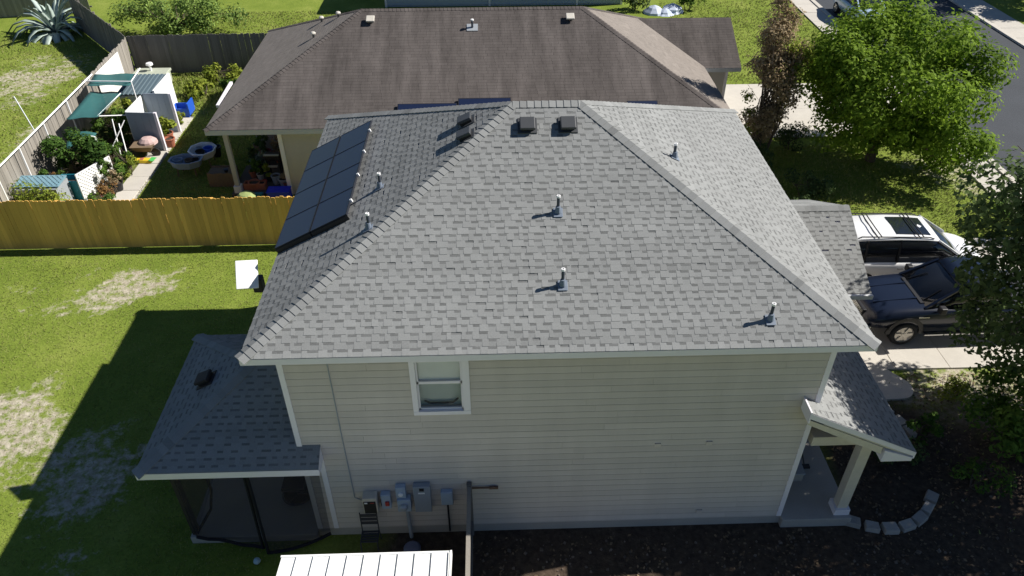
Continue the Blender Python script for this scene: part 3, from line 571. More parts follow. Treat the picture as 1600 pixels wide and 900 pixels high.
MB().add([Vector(p)+dz for p in (NA, NB_, NC, ND, NE, NF)], [[0, 1, 5, 4], [1, 2, 5], [2, 3, 4, 5], [3, 0, 4]], -.2).build('roof_deck', BSHING, nroof)
for a, b, u, v in ((NA, NE, m1, m2), (NB_, NF, m1, m3), (NC, NF, m4, m3), (ND, NE, m4, m2), (NE, NF, m1, m4)): hip_caps(nroof, a, b, u, v, BSHING, wd=.13, single=False, dz=.008)
for a, b, c, d in ((nx0, nx1, ny0, ny0+.03), (nx0, nx1, ny1-.03, ny1), (nx0, nx0+.03, ny0+.032, ny1-.032), (nx1-.03, nx1, ny0+.032, ny1-.032)): MB().box(a, b, c, d, nz-.19, nz-.012).build('fascia', GUT, nroof)
MB().box(-3.45, 11.7, 14.3, 23.2, 0, nz-.17).build('wall', YWALL, nb); MB().box(-5.3, -3.46, 17.5, 23.2, 0, nz-.17).build('wall', YWALL, nb)
MB().box(-3.5, -3.36, 14.25, 14.4, 0, nz-.17).build('corner_trim', WHITE, nb)
pp = MB().box(-5.35, -5.2, 14.27, 14.42, .1, nz-.17).build('patio_post', YWALL, nb); MB().box(-5.4, -5.15, 14.22, 14.47, .1, .38).build('plinth', WHITE, pp)
MB().box(-5.5, -3.4, 14.15, 17.6, -.1, .12).build('patio_slab', mat('dark_patio_floor', (.10, .085, .07), .9, .3, 3, .2, grain=.2), nb)
# garage wing with gable
wx, wy0, wym, wy1, wzz, wzr = 13.6, 18.72, 21.15, 23.6, 2.72, 3.88
g1_, k1 = roof_pieces([(9.0, wy0, wzz), (wx, wy0, wzz), (wx, wym, wzr), (9.0, wym, wzr)], strip=True); g2_, k2 = roof_pieces([(wx, wy1, wzz), (9.0, wy1, wzz), (9.0, wym, wzr), (wx, wym, wzr)], strip=True)
wroof = MB().hexa([(9.0, wy0, wzz-.16), (wx, wy0, wzz-.16), (wx, wym, wzr-.16), (9.0, wym, wzr-.16)], [(9.0, wy0, wzz-.005), (wx, wy0, wzz-.005), (wx, wym, wzr-.005), (9.0, wym, wzr-.005)]).hexa([(9.0, wy1, wzz-.16), (9.0, wym, wzr-.161), (wx, wym, wzr-.161), (wx, wy1, wzz-.16)], [(9.0, wy1, wzz-.005), (9.0, wym, wzr-.006), (wx, wym, wzr-.006), (wx, wy1, wzz-.005)]).build('garage_roof', GUT, nb)
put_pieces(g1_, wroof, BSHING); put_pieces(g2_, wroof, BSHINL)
MB().box(11.71, 13.2, 19.1, 23.2, 0, wzz-.15).build('garage_wall', YWALL, nb); MB().box(13.12, 13.22, 19.05, 19.15, 0, wzz-.16).build('corner_trim', WHITE, nb)
def nF_(x, y): return Vector((x, y, nz+(y-ny0)*.485))
def nL_(x, y): return Vector((x, y, nz+(x-nx0)*.485))
def nvent(p, n, s=.15, hh=.14, m=None):
    r = MB().tube(p-n*.02, p+n*hh*.7, s*.8, s*.8, 10).build('roof_vent', BLACKM, nb); zx = Vector((0, 0, 1)); v = (zx-n*zx.dot(n)).normalized(); u = v.cross(n)
    MB().hexa([p-u*s-v*s+n*hh*.7, p+u*s-v*s+n*hh*.7, p+u*s+v*s+n*hh*.7, p-u*s+v*s+n*hh*.7], [p-u*s-v*s+n*hh*1.2, p+u*s-v*s+n*hh*1.2, p+u*s+v*s+n*hh*1.1, p-u*s+v*s+n*hh*1.1]).build('hood', mat('tan_vent_metal', (.55, .52, .46), .6), r, bevel=.02)
nvent(nF_(-.48, 18.2), m1); nvent(nF_(6.76, 18.2), m1)
for x, y in ((-2.65, 20.1), (-1.85, 19.4), (-2.66, 18.35)):
    p = nL_(x, y); r = MB().tube(p, p+Vector((0, 0, .18)), .045, .045, 8).build('roof_vent', BLACKM, nb); MB().lathe(p+Vector((0, 0, .16)), [(.09, -.03), (.1, .01), (.06, .05), (0, .06)], 10).build('hood', MATS['tan_vent_metal'], r)
p = nF_(3.2, 17.85); r = MB().tube(p, p+Vector((0, 0, .28)), .04, .04, 8).build('vent_pipe', PIPE, nb); MB().lathe(p+Vector((0, 0, .27)), [(.06, 0), (.06, .05), (0, .07)], 8).build('rim', CAPW, r)
MB().hexa([p+Vector((-.2, -.15, -.06)), p+Vector((.2, -.15, -.06)), p+Vector((.2, .15, .085)), p+Vector((-.2, .15, .085))], [p+Vector((-.2, -.15, -.04)), p+Vector((.2, -.15, -.04)), p+Vector((.2, .15, .105)), p+Vector((-.2, .15, .105))]).build('flashing', GALV, r)
for i, (a, b, ya) in enumerate(((.65, 2.66, 14.68), (2.7, 4.5, 14.86), (8.45, 9.5, 14.66))):
    o = thing('solar_panel', ['black solar panel on the brown roof, left of the ones peeking over the grey ridge', 'black solar panel on the brown roof, just above the left end of the grey ridge', 'small black solar panel on the brown roof, right of the grey ridge end'][i], 'solar panel', nF_(a, ya), 'solar panels on the brown roof')
    q = [nF_(a, ya-.95), nF_(b, ya-.95), nF_(b, ya), nF_(a, ya)]
    MB().hexa([x+m1*.05 for x in q], [x+m1*.10 for x in q]).build('frame', SFRAME, o)
    q = [nF_(a+.03, ya-.92), nF_(b-.03, ya-.92), nF_(b-.03, ya-.03), nF_(a+.03, ya-.03)]
    MB().hexa([x+m1*.101 for x in q], [x+m1*.105 for x in q]).build('cells', CELL, o)
# house behind the neighbour (only the foot of its wall is in view)
bh = thing('blue_house', 'pale blue-grey house at the top edge, only the foot of its wall in view', 'house', (5, 38, 0))
bwl = MB().box(-2.2, 11.6, 35.6, 42, 0, 3).build('wall', BWALL, bh)
for k in range(16): MB().hexa([(-2.2, 35.56, .1+.18*k), (11.6, 35.56, .1+.18*k), (11.6, 35.6, .1+.18*k), (-2.2, 35.6, .1+.18*k)], [(-2.2, 35.585, .275+.18*k), (11.6, 35.585, .275+.18*k), (11.6, 35.6, .275+.18*k), (-2.2, 35.6, .275+.18*k)], R.uniform(-.1, .1)).build('siding_board', BWALL, bwl)
for a in (-2.2, 3.8, 8.9, 11.5): MB().box(a, a+.12, 35.53, 35.6, 0, 3).build('corner_trim', WHITE, bh)
MB().hexa([(-2.7, 35.0, 2.95), (12.1, 35, 2.95), (12.1, 42.6, 2.95), (-2.7, 42.6, 2.95)], [(1, 38.7, 4.9), (8.4, 38.7, 4.9), (8.4, 38.9, 4.9), (1, 38.9, 4.9)]).build('roof', BSHING, bh)
wn = MB().box(9.4, 10.8, 35.52, 35.57, .35, 1.6).build('window', WHITE, bh); MB().box(9.48, 10.72, 35.50, 35.52, .42, 1.53).build('pane', CARG, wn)

# ------------------------------------------------------------------ vehicles (front at +x, left side at +y)
def ring(x, pts): return [(x, y, z) for y, z in pts]+[(x, -y, z) for y, z in reversed(pts)]
def wheel(root, x, y, r, wd, sgn, nsp=6):
    t = MB().lathe((x, y, r), [(r*.66, -wd/2), (r*.92, -wd/2), (r, -wd*.3), (r, wd*.3), (r*.92, wd/2), (r*.66, wd/2), (r*.6, 0)], 24, 'y').build('wheel', TYRE, root, smooth=True)
    yo = y+sgn*wd*.38; m = MB().lathe((x, yo, r), [(r*.55, -.02*sgn), (r*.68, .02*sgn), (r*.66, .04*sgn), (r*.6, 0)], 24, 'y')
    for k in range(nsp):
        a = 2*math.pi*k/nsp; m.bar((x+.03*math.cos(a), yo+.02*sgn, r+.03*math.sin(a)), (x+r*.62*math.cos(a), yo+.01*sgn, r+r*.62*math.sin(a)), r*.20, .03, (0, 1, 0))
    m.lathe((x, yo, r), [(r*.16, -.02*sgn), (r*.16, .045*sgn), (0, .05*sgn)], 12, 'y'); m.build('rim', RIM, t)
    MB().lathe((x, yo-.03*sgn, r), [(r*.62, 0), (r*.3, -.01*sgn), (0, -.01*sgn)], 20, 'y').build('brake_disc', BLACK, t)
def car_body(root, st, paint):
    secs = []
    for x, zb, zs, zt, wb, wm, wt in st:   # bottom, shoulder, top height and half widths
        secs.append(ring(x, [(0, zb), (wb*.85, zb), (wb, zb+.12), (wm, (zb+zs)/2+.1), (wm*.985, zs), (wt, zt-.02), (wt*.8, zt), (0, zt+.015)]))
    return MB().loft(secs).build('body', paint, root, smooth=True, sub=1)
def greenhouse(root, st, paint, pillars):
    """st: list of (x, zbelt, wbelt, ztop, wtop) ; dark glass shell, painted roof and pillars on top"""
    MB().loft([ring(x, [(0, zb), (wb, zb), (wt+.02, zt-.06), (wt*.9, zt-.02), (0, zt-.01)]) for x, zb, wb, zt, wt in st]).build('windows', CARG, root, smooth=True)
# white SUV
suv = thing('parked_suv', 'white SUV with a sunroof and black roof bars parked on the driveway', 'car', (0, 0, 0))
st = [(-2.38, .45, .85, .9, .70, .72, .62), (-2.3, .32, .95, 1.02, .86, .9, .8), (-1.5, .28, .98, 1.06, .9, .95, .86), (0, .26, .97, 1.05, .9, .95, .86), (1.0, .26, .96, 1.06, .9, .95, .85), (1.7, .28, .90, 1.02, .88, .94, .78), (2.1, .32, .80, .92, .84, .90, .68), (2.32, .40, .68, .78, .70, .78, .52), (2.40, .45, .6, .66, .5, .55, .3)]
car_body(suv, st, CARW)
gs = [(-2.25, 1.0, .80, 1.03, .70), (-1.95, 1.0, .84, 1.56, .66), (-1.7, 1.0, .85, 1.68, .68), (.2, 1.0, .86, 1.70, .69), (.55, 1.0, .86, 1.66, .67), (1.0, 1.0, .85, 1.4, .70), (1.5, 1.0, .82, 1.04, .76)]
greenhouse(suv, gs, CARW, None)
MB().loft([ring(x, [(0, z-.03), (w_-.02, z-.06), (w_, z-.03), (w_*.9, z), (0, z+.02)]) for x, z, w_ in ((-2.05, 1.6, .62), (-1.7, 1.70, .69), (-.6, 1.74, .71), (.2, 1.715, .70), (.58, 1.665, .67))]).build('roof_panel', CARW, suv, smooth=True)
for s in (-1, 1):
    MB().bar((.55, .68*s, 1.65), (1.52, .79*s, 1.03), .09, .05).build('pillar', CARW, suv); MB().bar((-2.0, .66*s, 1.58), (-2.28, .78*s, 1.03), .16, .05).build('pillar', CARW, suv)
    for xx in (-.55, -1.5): MB().bar((xx, .69*s, 1.65), (xx-.02, .85*s, 1.03), .09, .04, (1, 0, 0)).build('pillar', BLACK, suv)
    MB().path([(-1.8, .64*s, 1.72), (-1.7, .64*s, 1.775), (.25, .64*s, 1.755), (.4, .64*s, 1.70)], .018).build('roof_rail', BLACK, suv)
    for x in (-1.45, 1.45): wheel(suv, x, .83*s, .36, .24, s)
    MB().box(.95, 1.15, .9*s-.09, .9*s+.09, 1.02, 1.17).build('mirror', CARW, suv, bevel=.03); MB().hexa([(2.05, .58*s, .72), (2.3, .5*s, .70), (2.18, .72*s, .68), (1.9, .84*s, .72)], [(2.0, .56*s, .86), (2.24, .5*s, .79), (2.14, .72*s, .79), (1.85, .8*s, .87)]).build('headlight', CHROME, suv)
    for xx in (-.55, .42): MB().box(xx, xx+.18, .955*s-.012, .955*s+.012, .86, .885).build('door_handle', CHROME, suv)
for xx in (-1.25, -.05): 
    for k in (0, .12): MB().path([(xx+k, -.64, 1.775), (xx+k-.03, -.3, 1.80), (xx+k-.03, .3, 1.80), (xx+k, .64, 1.775)], .016).build('roof_bar', BLACK, suv)
MB().loft([[(-.62, -.46, 1.757), (-.62, .46, 1.757), (-.62, .46, 1.765), (-.62, -.46, 1.765)], [(-.05, -.46, 1.748), (-.05, .46, 1.748), (-.05, .46, 1.757), (-.05, -.46, 1.757)], [(.38, -.46, 1.706), (.38, .46, 1.706), (.38, .46, 1.714), (.38, -.46, 1.714)]]).build('sunroof', CARG, suv)
suv.location = (16.1, 8.75, .05); suv.rotation_euler = (0, 0, rad(-1.5))
# navy pickup, nose towards the house
tr = thing('parked_pickup', 'dark navy pickup truck parked nose-in beside the white SUV', 'truck', (0, 0, 0))
st = [(-2.9, .5, 1.05, 1.1, .85, .92, .85), (-2.8, .42, 1.1, 1.16, .9, .96, .9), (-1.0, .40, 1.12, 1.18, .9, .97, .9), (.9, .40, 1.12, 1.2, .9, .97, .9), (1.3, .42, 1.08, 1.2, .9, .98, .86), (2.2, .45, 1.02, 1.16, .9, .98, .82), (2.6, .46, .96, 1.08, .88, .95, .76), (2.78, .5, .85, .95, .78, .84, .62), (2.86, .55, .75, .8, .55, .6, .4)]
car_body(tr, st, CARN)
greenhouse(tr, [(-1.15, 1.12, .84, 1.2, .75), (-1.0, 1.12, .86, 1.78, .68), (-.6, 1.12, .87, 1.86, .69), (.1, 1.12, .87, 1.86, .68), (.5, 1.12, .86, 1.74, .66), (1.28, 1.12, .82, 1.2, .78)], CARN, None)
MB().loft([ring(x, [(0, z-.03), (w_-.02, z-.06), (w_, z-.03), (w_*.9, z), (0, z+.02)]) for x, z, w_ in ((-1.02, 1.78, .66), (-.6, 1.875, .70), (.1, 1.88, .69), (.42, 1.79, .66))]).build('roof_panel', CARN, tr, smooth=True)
for s in (-1, 1):
    MB().bar((.38, .67*s, 1.78), (1.3, .80*s, 1.18), .08, .05).build('pillar', CARN, tr); MB().bar((-.1, .69*s, 1.84), (-.1, .88*s, 1.14), .09, .04, (1, 0, 0)).build('pillar', CARN, tr); MB().bar((-1.0, .68*s, 1.78), (-1.12, .86*s, 1.14), .14, .05).build('pillar', CARN, tr)
    for x in (-1.85, 1.75): wheel(tr, x, .86*s, .40, .26, s)
    MB().box(.85, 1.03, 1.0*s-.1, 1.0*s+.1, 1.16, 1.36).build('mirror', BLACK, tr, bevel=.03)
    MB().hexa([(2.45, .60*s, .86), (2.79, .55*s, .80), (2.62, .82*s, .80), (2.3, .93*s, .86)], [(2.42, .6*s, 1.0), (2.72, .55*s, .95), (2.58, .8*s, .95), (2.25, .90*s, 1.0)]).build('headlight', CHROME, tr)
    MB().bar((-1.1, .99*s, .42), (1.2, .99*s, .42), .16, .04).build('running_board', CHROME, tr); MB().box(1.2, 1.5, .975*s-.012, .975*s+.012, .98, 1.01).build('badge', CHROME, tr)
    m = MB()
    for k in range(9):
        a0, a1 = math.pi*k/9, math.pi*(k+1)/9
        m.bar((1.75+.48*math.cos(a0), .94*s, .42+.5*math.sin(a0)), (1.75+.48*math.cos(a1), .94*s, .42+.5*math.sin(a1)), .12, .06, (0, 1, 0))
    m.build('fender_flare', BLACK, tr)
MB().box(2.72, 2.86, -.5, .5, .72, .95).build('grille', BLACK, tr, bevel=.02); MB().box(2.7, 2.95, -.9, .9, .45, .66).build('bumper', CHROME, tr, bevel=.05)
for k in range(4): MB().box(2.861, 2.875, -.48, .48, .74+.052*k, .762+.052*k).build('grille_bar', CHROME, tr)
MB().bar((1.3, -.6, 1.215), (1.3, .6, 1.215), .1, .015).build('cowl', BLACK, tr)
for s in (-1, 1): MB().bar((1.35, .36*s, 1.222), (2.55, .34*s, 1.12), .05, .03).build('bonnet_crease', CARN, tr); MB().bar((1.22, .5*s, 1.25), (.8, .05+.4*s, 1.55), .02, .02).build('wiper', BLACK, tr)
MB().box(-2.7, -1.25, -.72, .72, 1.165, 1.2).build('bed_cover', BLACK, tr)
tr.scale = (.96, .96, .96); tr.location = (16.5, 6.45, .05); tr.rotation_euler = (0, 0, rad(181))
# blue car on the street
bc = thing('street_car', 'pale blue car parked on the street behind the big tree', 'car', (0, 0, 0))
st = [(-2.2, .45, .8, .85, .70, .72, .62), (-2.1, .32, .86, .95, .82, .86, .74), (-1.2, .28, .88, .97, .86, .89, .8), (.8, .26, .86, .97, .86, .89, .8), (1.6, .30, .80, .92, .82, .87, .7), (2.1, .40, .66, .74, .66, .7, .5), (2.2, .45, .58, .62, .5, .52, .3)]
car_body(bc, st, CARB); greenhouse(bc, [(-1.8, .92, .76, .95, .68), (-1.1, .92, .78, 1.36, .60), (-.4, .92, .79, 1.44, .62), (.2, .92, .79, 1.40, .6), (1.1, .92, .76, .96, .7)], CARB, None)
MB().loft([ring(x, [(0, z-.03), (w_-.02, z-.05), (w_, z-.02), (0, z+.02)]) for x, z, w_ in ((-1.05, 1.38, .6), (-.4, 1.46, .63), (.2, 1.42, .61))]).build('roof_panel', CARB, bc, smooth=True)
for s in (-1, 1):
    for x in (-1.3, 1.35): wheel(bc, x, .78*s, .32, .2, s)
    MB().bar((.2, .6*s, 1.39), (1.1, .72*s, .96), .07, .04).build('pillar', CARB, bc)
bc.location = (24.3, 32.2, .02); bc.rotation_euler = (0, 0, rad(-88))

# ------------------------------------------------------------------ foliage
def leaf_mesh(name, clumps, n, size, m, seed, flat=1., up=.5, jit=.35, shell=.55, asp=.55):
    rng = np.random.default_rng(seed); C_ = np.array([c[:3] for c in clumps]); Rr = np.array([c[3] for c in clumps]); tn = rng.normal(0, .10, len(clumps))
    pr = Rr**2.2; pr = pr/pr.sum(); k = rng.choice(len(clumps), n, p=pr)
    d = rng.normal(size=(n, 3)); d /= np.linalg.norm(d, axis=1)[:, None]
    rr = Rr[k]*(shell+(1.08-shell)*rng.random(n)**.7)*(1+rng.normal(0, .10, n))
    P = C_[k]+d*rr[:, None]*np.array([1, 1, flat])
    P[:, 2] = np.maximum(P[:, 2], .06)
    nrm = d+np.array([0, 0, up+.2])+rng.normal(0, .5, (n, 3)); nrm /= np.linalg.norm(nrm, axis=1)[:, None]
    t = np.cross(nrm, rng.normal(size=(n, 3))); t /= np.linalg.norm(t, axis=1)[:, None]; b = np.cross(nrm, t)
    s = size*(1+rng.uniform(-jit, jit, n))[:, None]
    v = np.stack([P-t*s*.5, P+b*s*asp*.5+nrm*s*.06, P+t*s*.55-nrm*s*.1, P-b*s*asp*.5+nrm*s*.06], 1).reshape(-1, 3)
    me = bpy.data.meshes.new(name); me.vertices.add(4*n); me.vertices.foreach_set('co', v.astype(np.float32).ravel())
    me.loops.add(4*n); me.loops.foreach_set('vertex_index', np.arange(4*n)); me.polygons.add(n); me.polygons.foreach_set('loop_start', np.arange(n)*4); me.polygons.foreach_set('loop_total', np.full(n, 4))
    a = me.attributes.new('tone', 'FLOAT', 'FACE'); a.data.foreach_set('value', (tn[k]+rng.normal(0, .17, n)).astype(np.float32))
    me.materials.append(m); me.update(); me.validate(); return me
def blob(cx, cy, cz, rx, ry, rz, n, r0, r1, seed, rough=.2):
    rg = random.Random(seed); out = []
    while len(out) < n:
        x, y, z = rg.uniform(-1, 1), rg.uniform(-1, 1), rg.uniform(-1, 1); q = x*x+y*y+z*z
        if q > 1 or q < .12: continue
        k = 1+rg.uniform(-rough, rough)
        out.append((cx+x*rx*k, cy+y*ry*k, cz+z*rz*k, rg.uniform(r0, r1)))
    return out
def limb(mb, p, q, r0, r1, bend=.15, n=4):
    p = Vector(p); q = Vector(q); L_ = (q-p).length; prev = p; off = Vector((R.uniform(-1, 1), R.uniform(-1, 1), R.uniform(0, 1)))*bend*L_
    for k in range(1, n+1):
        t = k/n; c = p.lerp(q, t)+off*math.sin(math.pi*t); mb.tube(prev, c, r0+(r1-r0)*(k-1)/n, r0+(r1-r0)*t, 7, 0, False); prev = c
def tree(name, label, cat, base, th, tr_, clumps, nleaf, size, m, seed, group=None, nl=14, lean=(0, 0), stems=1, leafname='crown', **kw):
    root = thing(name, label, cat, base, group); base = Vector(base); t = MB()
    for s in range(stems):
        off = Vector((R.uniform(-.12, .12), R.uniform(-.12, .12), 0)) if stems > 1 else Vector((0, 0, 0))
        top = base+Vector((lean[0], lean[1], th))+off*3; limb(t, base+off-Vector((0, 0, .1)), top, tr_, tr_*.6, .06)
        for c in R.sample(clumps, min(nl, len(clumps))):
            q = Vector(c[:3]); mid = top.lerp(q, .45)+Vector((R.uniform(-.2, .2), R.uniform(-.2, .2), R.uniform(-.1, .25)))
            limb(t, top-Vector((0, 0, R.uniform(0, th*.25))), mid, tr_*.45, tr_*.25, .1, 3); limb(t, mid, q, tr_*.25, tr_*.06, .1, 3)
            for _ in range(2): limb(t, mid.lerp(q, R.uniform(.2, .7)), q+Vector((R.uniform(-1, 1), R.uniform(-1, 1), R.uniform(-.6, .8)))*c[3], tr_*.1, tr_*.03, .1, 2)
    t.build('trunk', BARK, root, smooth=True)
    me = leaf_mesh(leafname, clumps, nleaf, size, m, seed, **kw)
    co = np.empty(len(me.vertices)*3, np.float32); me.vertices.foreach_get('co', co); co = co.reshape(-1, 3)-np.array(base); me.vertices.foreach_set('co', co.astype(np.float32).ravel())
    link(leafname, me, root); return root
big = blob(18.2, 15.9, 3.3, 3.05, 3.0, 2.3, 100, .5, .85, 4, .08)+blob(20.3, 14.9, 1.6, 1.5, 1.6, 1.1, 18, .45, .8, 9)+blob(17.8, 14.8, 1.6, 1.2, .8, .5, 6, .4, .6, 10)
tree('big_tree', 'large bright green broadleaf tree in the front yard beside the street', 'tree', (18.4, 16.1, 0), 1.6, .2, big, 40000, .16, LEAF1, 1, nl=16, stems=2)
br = blob(13.95, 16.2, 3.2, .8, .85, 2.7, 44, .28, .5, 5)+[(13.95, 16.2, 5.7, .3), (13.8, 16.3, 6.1, .25), (14.2, 16.1, 5.5, .35), (13.6, 15.8, 5.2, .4), (13.5, 16.2, 4.7, .4)]
tree('brown_tree', 'slender reddish-brown sparse tree between the brown roof and the big green tree', 'tree', (14.0, 16.2, 0), 1.6, .07, br, 13000, .105, LEAFB, 2, nl=16, stems=3, shell=.2)
gl = leaf_mesh('green_foliage', blob(14.55, 16.0, 4.0, .45, .4, .9, 7, .2, .35, 51)+blob(13.7, 16.1, 2.0, .7, .6, .9, 6, .2, .35, 52), 1500, .11, LEAFY, 53, shell=.1)
rt0 = bpy.data.objects['brown_tree']; co = np.empty(len(gl.vertices)*3, np.float32); gl.vertices.foreach_get('co', co); gl.vertices.foreach_set('co', (co.reshape(-1, 3)-np.array(rt0.location)).astype(np.float32).ravel()); link('green_foliage', gl, rt0)
fg = blob(18.0, 2.6, 5.2, 3.5, 3.9, 2.4, 66, .6, 1.05, 8)+blob(15.3, 1.7, 6.2, 1.0, 2.0, .95, 34, .5, .75, 14)+[(14.9, 3.6, 4.2, .7), (14.7, 4.3, 4.8, .5), (15.4, 3, 5.6, .8), (15.2, 2.6, 3.2, .6), (15.4, 4.4, 3.2, .6), (15.0, 3.4, 2.4, .55), (15.5, 4.0, 2.4, .6), (15.9, 3.2, 1.8, .6)]
tree('oak_tree', 'dark green tree in the right foreground covering the end of the pickup', 'tree', (18.6, 2.2, 0), 2.4, .22, fg, 54000, .155, LEAFD, 3, nl=18)
lowb = blob(16.3, 1.9, 1.2, 1.5, 1.1, .8, 20, .3, .5, 12)
tree('lower_shrub', 'leafy branching shrub under the dark tree at the right edge', 'shrub', (16.6, 1.9, 0), .5, .06, lowb, 5000, .12, LEAFG, 5, nl=12, stems=2, shell=.1)
tl = blob(-12.6, 31.6, 1.1, 2.9, 1.7, .8, 28, .45, .75, 15)
tree('feathery_shrub', 'broad feathery green shrub tree on the back lawn behind the dark fence', 'shrub', (-12.8, 31.2, 0), .6, .1, tl, 6500, .15, leafm('feathery_leaves', (.08, .14, .04), (.30, .42, .10)), 6, nl=14, stems=2, shell=.15)
far = blob(35.6, 35.6, 5, 3.4, 3.2, 2.6, 30, .7, 1.1, 18)
tree('street_tree', 'tree across the street throwing its shadow on the road at the top right', 'tree', (35.6, 35.6, 0), 2.4, .2, far, 9000, .3, LEAFD, 7, nl=12)
def shrub(name, label, x, y, rx, ry, hh, n, size, m, seed, cat='shrub', group=None, nc=12, z0=0, **kw):
    return tree(name, label, cat, (x, y, z0), hh*.4, .025, blob(x, y, z0+hh*.58, rx, ry, hh*.42, nc, min(rx, hh)*.22, min(rx, hh)*.42, seed), n, size, m, seed, group, nl=8, stems=3, leafname='foliage', **kw)
shrub('bushy_shrub', 'large dark green round bush against the grey fence in the garden', -11.7, 16.0, .95, .8, 1.75, 3800, .12, leafm('dark_bush_leaves', (.018, .05, .012), (.09, .17, .03)), 21, nc=18)
shrub('garden_plant', 'yellow-green flowering plant in front of the blue lattice panel', -11.75, 13.2, .95, .35, .95, 1500, .11, LEAFY, 22)
shrub('garden_plant', 'tall green plant growing beside the white lattice panel', -9.95, 15.3, .4, .55, 1.2, 1600, .10, LEAFG, 23, shell=.1)
shrub('garden_plant', 'light green bushy plant beside the concrete path', -9.75, 15.9, .38, .35, .75, 900, .09, LEAFY, 24)
shrub('garden_plant', 'dry reddish plant by the near end of the garden path', -9.9, 14.35, .35, .3, .6, 600, .08, leafm('dry_red_leaves', (.16, .075, .03), (.35, .22, .08)), 25)
shrub('garden_plant', 'climbing green plants under the torn end of the teal shade cloth', -11.0, 18.6, .75, .6, 1.3, 2200, .11, LEAFG, 26, shell=.1)
shrub('garden_plant', 'leafy green plant between the teal shade cloth and the metal panels', -10.75, 19.7, .4, .5, 1.6, 1300, .13, LEAFY, 27)
shrub('garden_plant', 'low green plants around the white round table', -11.0, 17.0, .55, .5, .9, 1000, .10, LEAFG, 28, shell=.1)
shrub('garden_plant', 'dark plants in the shade below the teal cloth by the fence', -12.0, 18.2, .4, .6, .8, 900, .10, LEAFD, 29)
for i, (x, y, rx, ry, hh, l) in enumerate(((-8.6, 24.7, 1.0, .6, .7, 'overgrown bright green weeds along the middle of the dark back fence'), (-6.4, 24.6, 1.1, .6, .75, 'overgrown bright green weeds by the dark back fence next to the brown roof'), (-9.2, 23.2, .6, .8, .6, 'overgrown weeds beside the blue bin'), (-7.6, 23.2, .9, .7, .55, 'overgrown weeds at the edge of the roof shade'))):
    shrub('weed_clump', l, x, y, rx, ry, hh, 1500, .13, LEAFY if i % 2 == 0 else LEAFG, 31+i, 'plant', 'weeds by the back fence', shell=.05)
shrub('border_plant', 'yellow-green spiky plant beside the porch roof edge', 13.9, 2.2, .35, .35, .8, 420, .10, LEAFG, 41)
shrub('border_plant', 'low dark plant in the mulch bed by the curved stones', 12.9, 1.6, .5, .4, .55, 600, .10, LEAFD, 42)
shrub('border_plant', 'sprawling weak shrub in the soil right of the curved stones', 14.6, .9, .6, .5, .5, 520, .09, LEAFG, 43)
shrub('border_plant', 'yellowish low plant beside the driveway edge under the tree', 15.3, 3.6, .6, .35, .45, 500, .08, LEAFY, 44)
shrub('border_plant', 'dark bushy shrub at the house corner below the brown tree', 13.6, 15.2, .7, .7, 1.2, 1500, .11, LEAFD, 45)
shrub('border_plant', 'dark spreading shrub in the shade between the grey roof edge and the big tree', 14.9, 13.4, .8, .7, 1.0, 1300, .11, LEAFD, 61)
shrub('border_plant', 'low dark shrub in the shade just above the garage roof', 14.2, 11.9, .7, .6, .8, 1000, .11, LEAFD, 62)
shrub('border_plant', 'brownish shrub between the neighbour driveway and the slim brown tree', 14.5, 17.8, .7, .5, 1.3, 1700, .10, LEAFB, 63)
shrub('border_plant', 'dark green shrub right of the slim brown tree at the lawn edge', 15.6, 17.2, .7, .45, .9, 1200, .10, LEAFD, 64)
shrub('border_plant', 'dark round shrub behind the brown roof at the top edge', 12.3, 34.6, .8, .5, 1.3, 900, .14, LEAFD, 46)
shrub('border_plant', 'green shrub beside the pale tarp heap at the top edge', 15.2, 34.4, .7, .5, 1.2, 900, .14, LEAFG, 47)
shrub('border_plant', 'light green shrub at the driveway apron behind the dark tree', 20.9, 11.0, .9, .8, 1.2, 1500, .11, LEAFG, 48)
# agave with thick leaves
ag = thing('agave_plant', 'huge grey-green agave with thick pointed leaves at the top left corner', 'plant', (-19.3, 31.6, 0))
def aleaf(az, el, L_, w_):
    d = Vector((math.cos(az), math.sin(az), 0)); sd = Vector((-d.y, d.x, 0)); secs = []
    for k in range(6):
        t = k/5; e2 = el-.75*t*t*(1 if el < 1 else .3); ww = w_*(.55+1.4*t*(1-t)*1.9)*(1-t**4)+.006
        p = d*(L_*t*math.cos(e2)+.1)+Vector((0, 0, .12+L_*t*math.sin(e2)+.0)); n_ = Vector((-d.x*math.sin(e2), -d.y*math.sin(e2), math.cos(e2)))
        secs.append([p-sd*ww/2+n_*.05, p-n_*.035, p+sd*ww/2+n_*.05, p+n_*.015])
    return MB().loft([[ag.location+q for q in s] for s in secs], t=R.uniform(-.35, .25))
for k in range(44):
    el = R.choice((.2, .45, .7, .95, 1.2)); aleaf(k*2.399, el+R.uniform(-.1, .1), R.uniform(1.7, 2.5), R.uniform(.25, .36)).build('leaf', AGAVE, ag, smooth=True)
